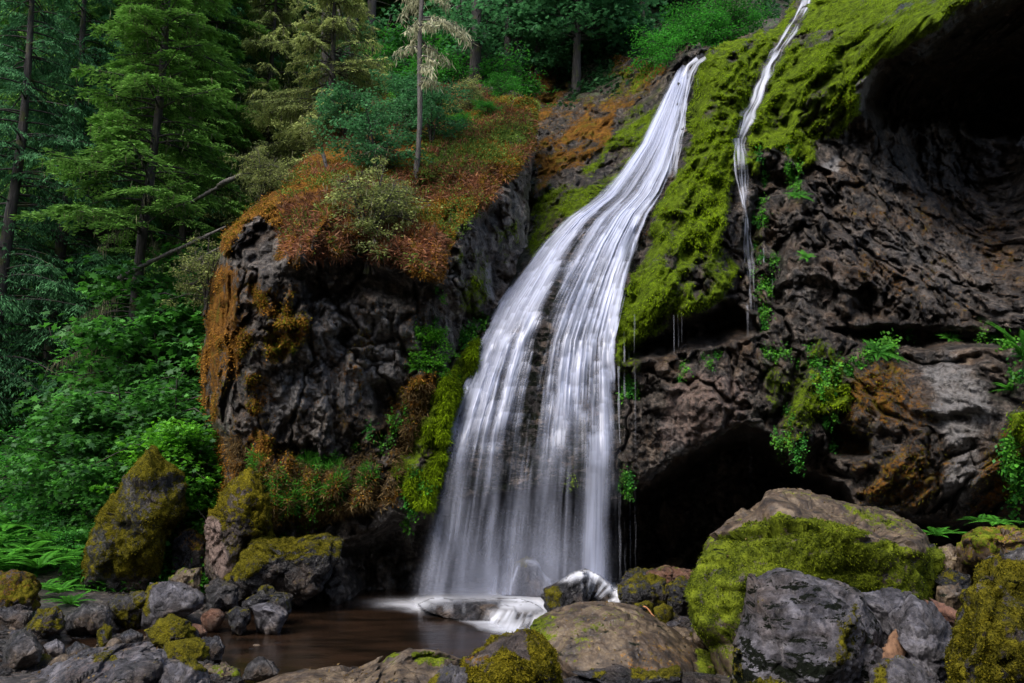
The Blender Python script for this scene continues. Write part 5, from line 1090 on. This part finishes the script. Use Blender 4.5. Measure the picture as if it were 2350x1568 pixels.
for i, (px, py, sc) in enumerate([(1060,290,.35),(1120,262,.35),(990,250,.5),(930,260,.6),(1150,215,.5),(840,300,.5)]):
    q = on(px, py, OUT); place(shs, q-np.array([0, 0, .1]), i, sc, 'low green bush among the leaf litter on the outcrop top', 'bush', 'low bushes on the outcrop top')
for i, (px, Y, sc) in enumerate([(170,18,.6),(500,20,1.1),(520,23,1.2),(430,25,1.2),(250,20.5,1.2),(120,21,1.3),(200,16.6,.5),(560,26,1.2)]):
    place(shs, at(px, Y), i, sc, 'dark green undergrowth bush on the shaded left bank', 'bush', 'undergrowth bushes on the left bank')
for i, (px, Y, sc) in enumerate([(1000,27,1.4),(1080,28,1.4),(1160,27.5,1.4),(1240,29,1.3),(920,28,1.5),(820,29,1.5),(740,30,1.6),(1320,31,1.5),(1420,29,1.2),(1480,31,1.5),(1560,33,1.6),(1640,34,1.6),(650,31,1.6),(1760,31,1.5)]):
    place((shs, sht)[i % 2], at(px, Y), i, sc, 'shaded understory bush on the slope above the outcrop and falls', 'bush', 'understory bushes on the upper slope')
# ferns
FERN = []
for k in range(3):
    o = fern_geo(13, 1., 40+k).obj('fern', M_FERN, smooth=False); FERN.append(o)
def fern(loc, sc, rz, label, group=None, src=0, tilt=(0, 0)):
    o = FERN[src % 3].copy(); COL.objects.link(o); o.location = tuple(float(a) for a in loc); o.scale = (sc,)*3; o.rotation_euler = (tilt[0], tilt[1], rz); tag(o, label, 'fern', group)
for i, (px, Y, sc) in enumerate([(40,16.2,1.1),(105,15.8,1.1),(160,16.6,1.0),(20,14.8,.9),(75,17.5,1.2),(135,14.9,.8),(190,15.6,.8),(-20,16.5,1.1),(215,16.8,.9),(60,15.2,.9)]):
    fern(at(px, Y)+(0, 0, .35), sc, i, 'green fern in the bank of ferns left of the pointed boulder', 'ferns on the left bank', i)
fern(at(185, 14.2)+(0, 0, .1), .62, 1, 'bright fern at the left foot of the pointed boulder'); fern(at(155, 14.4)+(0, 0, .15), .5, 3, 'yellow-green fern above the small stones left of the pointed boulder', None, 1)
fern(at(215, 13.9), .5, 2, 'low dark-tipped fern right at the base of the pointed boulder', None, 2)
def cfern(px, py, S, sc, label, grp=None, src=0, rz=0.):
    p, n = shit(S, px, py); fern(p+n*.03, sc, rz, label, grp, src, (.75 if n[1] < 0 else 0, 0))
cfern(2010, 815, CLI, .55, 'sword fern on the ledge left of the pale mineral patch'); cfern(2185, 785, CLI, .35, 'small fern directly above the pale mineral patch', None, 1)
cfern(2345, 830, CLI, .95, 'big fern arching in from the right edge above the mineral streak', None, 2, 1.); cfern(2325, 900, CLI, .5, 'fern hanging under the big one at the right edge', None, 0, 2.)
cfern(1835, 455, CLI, .42, 'fern tuft on the bare rock right of the thin stream', None, 1); cfern(1850, 592, CLI, .3, 'single small fern below the tuft on the bare rock', None, 2); cfern(1345, 1100, CLI, .01, 'x') if 0 else None
cfern(740, 1140, OUT, .3, 'small fern low on the outcrop above the long ledge boulder', None, 1); cfern(960, 840, OUT, .45, 'fern below the small cliff maple left of the falls', None, 0)
for (px, py, Y, sc, lab) in [(2150, 1232, 11.2, .38, 'fern right behind the big green boulder'), (2185, 1226, 11.3, .3, 'small fern beside the one behind the green boulder'), (2290, 1205, 11.3, .45, 'fern above the olive mossy slab at the right edge'), (2250, 1200, 11.6, .35, 'pale fern between the cave wall and the olive slab')]:
    fern(P(px, py, Y), sc, px, lab, None, px)
# small cliff plants: little leafy sprigs
SPR = []
for k in range(4):
    rng = np.random.default_rng(60+k); g = G(); m = 60; p = np.stack([rng.normal(0, .075, m), rng.normal(-.03, .04, m), rng.normal(-.03, .11, m)], -1)
    d = rng.normal(0, 1, (m, 3))+np.array([0, -.6, -.2]); L = rng.uniform(.04, .09, m); leaves(g, p, d, np.array([0, -.5, .8])+rng.normal(0, .3, (m, 3)), L, L*.8, np.clip(rng.normal(.55, .2, m), 0, 1))
    for j in range(30): tube(g, [(0, .03, .05), p[j]*.5+(0, 0, .04), p[j]], [.004, .003, .002], 3, .3)
    SPR.append(g.obj('cliff_plant', (M_BRIGHT, M_FERN, M_BUSH, M_BRIGHT)[k], smooth=False))
def sprig(px, py, S, sc, label, group, k):
    p, n = shit(S, px, py); o = SPR[k % 4].copy(); COL.objects.link(o); o.location = tuple(p+n*.04); o.scale = (sc, sc, sc*1.15); o.rotation_euler.z = (k*.7) % 1.2-.6; tag(o, label, 'plant', group)
def sprigs(line, n, spread, S, sc, label, group, seed):
    rng = np.random.default_rng(seed); line = np.array(line, float); t = np.r_[0, np.cumsum(np.hypot(*np.diff(line, axis=0).T))]
    for k in range(n):
        a = rng.uniform(0, t[-1]); sprig(np.interp(a, t, line[:, 0])+rng.normal(0, spread), np.interp(a, t, line[:, 1])+rng.normal(0, spread), S, sc*rng.uniform(.6, 1.2), label, group, rng.integers(8))
sprigs([(1745,330),(1752,420),(1745,560),(1752,650)], 20, 9, CLI, .7, 'tiny leafy sprig in the string just right of the thin stream', 'sprigs beside the thin stream', 1)
sprigs([(1810,300),(1815,360),(1830,440),(1850,480)], 14, 9, CLI, .8, 'leafy sprig on the rock between the thin stream and the alcove', 'sprigs left of the alcove', 2)
sprigs([(1780,620),(1790,600),(1755,700),(1765,780)], 12, 10, CLI, .8, 'sprig in the vertical seam under the thin stream', 'sprigs in the seam under the stream', 3)
sprigs([(1730,830),(1790,815),(1860,800),(1870,860)], 16, 12, CLI, .8, 'green sprig on the ledge line over the cave', 'sprigs on the ledge over the cave', 4)
sprigs([(1880,870),(1950,850),(2060,790),(2080,770)], 30, 13, CLI, 1.0, 'leafy sprig on the sloping ledge left of the mineral patch', 'sprigs on the sloping ledge', 5)
sprigs([(1890,890),(1900,960),(1915,1030)], 16, 7, CLI, .8, 'sprig in the hanging trail below the sloping ledge', 'sprigs in the hanging trail', 6)
sprigs([(1820,950),(1830,1020),(1790,1010),(1845,1060)], 14, 10, CLI, .8, 'sprig on the green rib at the right side of the cave mouth', 'sprigs on the cave rib', 7)
sprigs([(1430,860),(1445,900),(1460,850)], 12, 10, CLI, .75, 'sprig on the dark wall touching the right edge of the falls', 'sprigs right of the falls', 8)
sprigs([(1430,1080),(1440,1130)], 9, 7, CLI, .75, 'sprig hanging over the cave beside the falls', 'sprigs over the cave', 9)
sprigs([(2330,1050),(2340,1130),(2310,1000),(2345,1100)], 26, 14, CLI, 1.1, 'leafy sprig in the green curtain at the right edge', 'sprigs at the right edge', 10)
sprigs([(1540,850),(1560,870),(1600,845),(1650,810)], 10, 12, CLI, .6, 'sprig on the bare rock under the moss lip', 'sprigs under the moss lip', 11)
sprigs([(2260,760),(2340,830),(2345,900)], 10, 12, CLI, .9, 'sprig around the big fern at the right edge', 'sprigs by the big fern', 12)
sprigs([(1045,800),(1080,760),(1100,745)], 16, 9, OUT, .9, 'leafy sprig in the wet corner left of the falls', 'sprigs left of the falls', 13)
sprigs([(930,1090),(960,1120),(940,1180)], 12, 10, OUT, .8, 'sprig hanging below the green moss strip', 'sprigs below the moss strip', 14)
sprigs([(640,1090),(680,1110),(740,1090),(650,1200),(720,1160)], 18, 14, OUT, .75, 'sprig low on the brown foot of the outcrop', 'sprigs on the outcrop foot', 15)
sprigs([(810,1020),(880,1000),(930,950)], 12, 14, OUT, .7, 'sprig on the brown slope left of the moss strip', 'sprigs on the brown slope', 16)
sprigs([(1000,680),(1005,760),(920,760)], 6, 12, OUT, .6, 'sprig on the dark cliff face of the outcrop', 'sprigs on the dark face', 17)
sprigs([(380,1160),(390,1180)], 4, 6, OUT, .01, 'x', 'x', 18) if 0 else None
for o in SPR+FERN: bpy.data.objects.remove(o)

# fallen logs
def splinter(p0, p1, r, name, label, mat, cat, seed):
    rng = np.random.default_rng(seed); a, b = np.asarray(p0), np.asarray(p1); n = 12; t = np.linspace(0, 1, n)[:, None]; pts = a+(b-a)*t+rng.normal(0, r*.06, (n, 3))
    ax = (b-a)/np.linalg.norm(b-a); u = np.cross(ax, (.1, .9, .3)); u /= np.linalg.norm(u); w = np.cross(ax, u); sg = 18; th = np.linspace(0, 2*math.pi, sg, endpoint=False)
    prof = r*(.72+.5*rng.random(sg)); prof[rng.integers(0, sg, 5)] *= .7
    rad = prof[None]*(1-.25*t)*(1+rng.normal(0, .05, (n, sg))); jag = np.zeros((n, sg)); jag[-1] = rng.uniform(-.1, 2.2, sg)*r; jag[0] = -rng.uniform(-.1, 1.6, sg)*r; rad[0] *= .8; rad[-1] *= .75
    V = pts[:, None]+(u*np.cos(th)[:, None]+w*np.sin(th)[:, None])[None]*rad[..., None]+ax*jag[..., None]
    i = np.arange(n-1)[:, None]*sg; j = np.arange(sg)[None]; j2 = (j+1) % sg; g = G(); V = np.concatenate([V.reshape(-1, 3), [pts[0], pts[-1]]])
    g.add(V, np.stack([i+j, i+j2, i+sg+j2, i+sg+j], -1).reshape(-1, 4)); F3 = [(n*sg, (k+1) % sg, k) for k in range(sg)]+[(n*sg+1, (n-1)*sg+k, (n-1)*sg+(k+1) % sg) for k in range(sg)]
    g.F.setdefault(3, []).append(np.array(F3)); tag(g.obj(name, mat, origin=tuple(pts[0]), smooth=False), label, cat)
def log(p0, p1, r, name, label, mat=M_BARKP, cat='log'):
    a, b = np.asarray(p0), np.asarray(p1); t = np.linspace(0, 1, 30)[:, None]; g = G(); pts = a+(b-a)*t; pts[:, 2] += .02*np.sin(t[:, 0]*5); rr = r*(1-.3*t[:, 0]); rr[0] = rr[-1] = r*.4
    tube(g, pts, rr, 12, .5, .5, int(abs(a[0]*100)) % 50)
    tag(g.obj(name, mat, origin=tuple(pts[0])), label, cat)
log(P(420, 478, 21.5), P(556, 398, 20.5), .06, 'fallen_log', 'grey fallen trunk leaning on the outcrop rim, upper one'); log(P(500, 428, 20.8), P(552, 400, 20), .07, 'broken_log', 'short reddish broken trunk end above the upper fallen trunk')
log(P(270, 640, 21), P(520, 518, 19.5), .06, 'fallen_log', 'long mossy fallen trunk slanting down to the left below the others'); log(P(430, 615, 18.5), P(515, 560, 18), .04, 'fallen_log', 'thin brown fallen trunk crossing behind the lichen shrub')
splinter(P(2142, 1396, 8.9), P(2222, 1432, 8.3), .09, 'driftwood_log', 'rust-brown broken driftwood log wedged beside the mossy pillar', bark_mat('raw_wood', (.05, .02, .012), (.20, .095, .06), 0), 'driftwood', 3)
splinter(P(2046, 1530, 7.6), P(2062, 1470, 7.8), .10, 'wood_stump', 'orange broken wood stub standing between the grey rocks', bark_mat('orange_wood', (.07, .032, .016), (.24, .13, .07), 0), 'driftwood', 5)
log(P(1476, 1392, 12.0), P(1502, 1412, 11.8), .012, 'twig', 'thin orange twig lying beside the moss ball', bark_mat('twig_wood', (.25, .09, .03), (.45, .2, .08), 0), 'twig')
log(P(740, 352, 18.3), P(750, 385, 18.1), .05, 'rotten_stump', 'small dark rotten stump in the rust moss of the outcrop top', M_BARK, 'stump')

# ------------------------------------------------------------------ scattered growth that nobody could count
def scatter(S, key, lo, n, name, mat, L, W, grav=.6, label=None, region=None, seed=0, lift=.01, tn=.2, clump=None, sub_=None, out_=.6):
    rng = np.random.default_rng(seed)
    if isinstance(S, dict) and 'PX' in S:
        m = np.array(S['m'][key]) if key else np.ones(S['PX'].shape)
        w = np.where(S['ins'], np.clip((m-lo)*3, 0, 1), 0)
        if region is not None: w = w*sst(-12, 12, sdist(S['PX'], S['PY'], region))
        V = S['V'].reshape(-1, 3); N = S['N'].reshape(-1, 3)
    else:
        V, N = S['V'], S['N']; w = np.clip((S['at'][key]-lo)*3, 0, 1) if key else np.ones(len(V))
        w = w*((N*(np.array([0, 0, CAMZ])-V)).sum(1) > 0)
    w = w.ravel()
    if key and 'hump' in S: w = w*sst(.06, .24, S['hump'].ravel())
    if clump: w = w*sst(clump[1], clump[1]+.15, fbm(V*clump[0]+seed, 90+seed, 3))
    if w.sum() < 1: return
    area = np.ones_like(w)
    if isinstance(S, dict) and 'PX' in S: area = (V[:, 1]**2)
    i = rng.choice(len(V), n, p=(w*area)/(w*area).sum()); s_ = .03
    s_ = .03 if 'PX' in S else .008; p = V[i]+rng.normal(0, s_, (n, 3)); nn = N[i]; d = nn*out_+rng.normal(0, .45, (n, 3))+np.array([0, 0, -1.])*grav
    g = G(); leaves(g, p+nn*lift, d, nn+rng.normal(0, .5, (n, 3)), L*rng.uniform(.5, 1.4, n), W*rng.uniform(.6, 1.3, n), np.clip(rng.normal(.5, tn, n)+.35*fbm(V[i]*1.2, 91, 3), 0, 1))
    tag(g.obj(name, mat, smooth=False), label, kind='stuff')
DOME = CLM[0][1]
scatter(CLI, 'moss', .45, 55000, 'moss', M_MOSST, .05, .014, .9, 'bright hanging moss on the cliff', seed=1)
scatter(CLI, 'rust', .3, 14000, 'dead_grass', M_OLMOSS, .035, .012, .6, seed=2)
TOPR = [(640,425),(740,330),(760,250),(1050,190),(1235,235),(1225,330),(1130,450),(1050,540),(1000,620),(900,600),(740,590),(650,590),(650,520)]
scatter(OUT, 'rust', .45, 60000, 'moss', M_RUSTT, .05, .022, .5, 'rust-orange moss on the outcrop', seed=3)
scatter(OUT, 'rust', .35, 26000, 'moss', M_OLMOSS, .045, .022, .5, seed=4, clump=(1.1, .0))
scatter(OUT, None, 0, 34000, 'leaf_litter', M_LITT, .15, .022, .3, 'reddish dead fern and leaf litter on the outcrop top', region=TOPR, seed=5, clump=(.9, -.05))
scatter(OUT, None, 0, 24000, 'ground_cover', M_YG, .06, .035, .1, 'small green leaves on the outcrop top', region=TOPR, seed=6, clump=(1.0, .0))
scatter(OUT, None, 0, 15000, 'ground_cover', M_YG, .065, .04, .1, region=[(960,330),(1230,235),(1225,300),(1080,420),(960,470)], seed=7, clump=(1.0, -.1))
scatter(OUT, 'moss', .5, 30000, 'moss', M_MOSST, .09, .014, 1.0, seed=8)
for k_, n_, mt in (('pointed boulder like', 16000, M_OLMOSS), ('yellow-moss boulder', 7000, M_OLMOSS), ('long low ledge', 6000, M_OLMOSS), ('rounded boulder with thick', 30000, M_OLMOSS), ('huge boulder with green', 26000, M_MOSSD), ('tall rock pillar', 30000, M_OLMOSS)):
    for kk in ROCKS:
        if k_ in kk: scatter(ROCKS[kk], 'moss', .45, n_, 'moss', mt, .026 if 'pillar' not in k_ and 'rounded' not in k_ else .016, .011, .5, seed=n_ % 97, out_=.6, lift=0)
scatter(OUT, None, 0, 16000, 'dead_grass', M_GRASS, .12, .014, .5, 'dry tan grass at the foot of the outcrop', region=[(520,1010),(620,1000),(720,1070),(800,1060),(930,900),(990,880),(930,1060),(900,1150),(740,1200),(560,1260)], seed=21, clump=(1.0, -.1))
scatter(OUT, None, 0, 7000, 'grass', M_FERN, .13, .014, -.4, 'green grass tufts at the foot of the outcrop', region=[(560,1040),(700,1030),(800,1000),(930,980),(900,1100),(740,1200),(600,1230)], seed=22, clump=(1.6, .12))
for kk in ROCKS:
    if 'tan slab sloping' in kk or 'flat reddish brown' in kk or 'broad pale grey' in kk or 'bare slanting top' in kk:
        R_ = dict(ROCKS[kk]); R_['at'] = dict(top=np.clip(R_['N'][:, 2], 0, 1)); scatter(R_, 'top', .55, 90, 'fallen_leaves', M_GRASS, .04, .022, .0, 'small dry leaves lying on the slabs', seed=len(kk), out_=.1)
# undergrowth carpet on the forest slopes
def carpet(px0, px1, Y0, Y1, n, mat, L, W, name, seed):
    rng = np.random.default_rng(seed); Y = rng.uniform(Y0, Y1, n); x = (rng.uniform(px0, px1, n)-1175)/FL*Y; q = np.stack([x, Y, hgt(x, Y)], -1)
    keep = fbm(q*.7+seed, seed, 3) > -.12; q = q[keep]; m = len(q); q[:, 2] += np.abs(rng.normal(0, .22, m))
    g = G(); leaves(g, q, rng.normal(0, 1, (m, 3))*np.array([1, 1, .4]), np.array([0, -.4, 1.])+rng.normal(0, .4, (m, 3)), L*rng.uniform(.5, 1.4, m), W*rng.uniform(.6, 1.3, m), np.clip(rng.normal(.4, .2, m), 0, 1))
    tag(g.obj(name, mat, smooth=False), kind='stuff')
carpet(-200, 640, 16, 34, 50000, M_BUSH, .2, .12, 'undergrowth', 1)
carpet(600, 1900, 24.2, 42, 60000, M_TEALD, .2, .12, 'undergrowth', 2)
carpet(-100, 500, 15, 20, 24000, M_FERN, .14, .05, 'undergrowth', 3)
for o in [o for o in COL.objects if o.type == 'EMPTY' and not o.get('label')]: print('unlabelled', o.name)
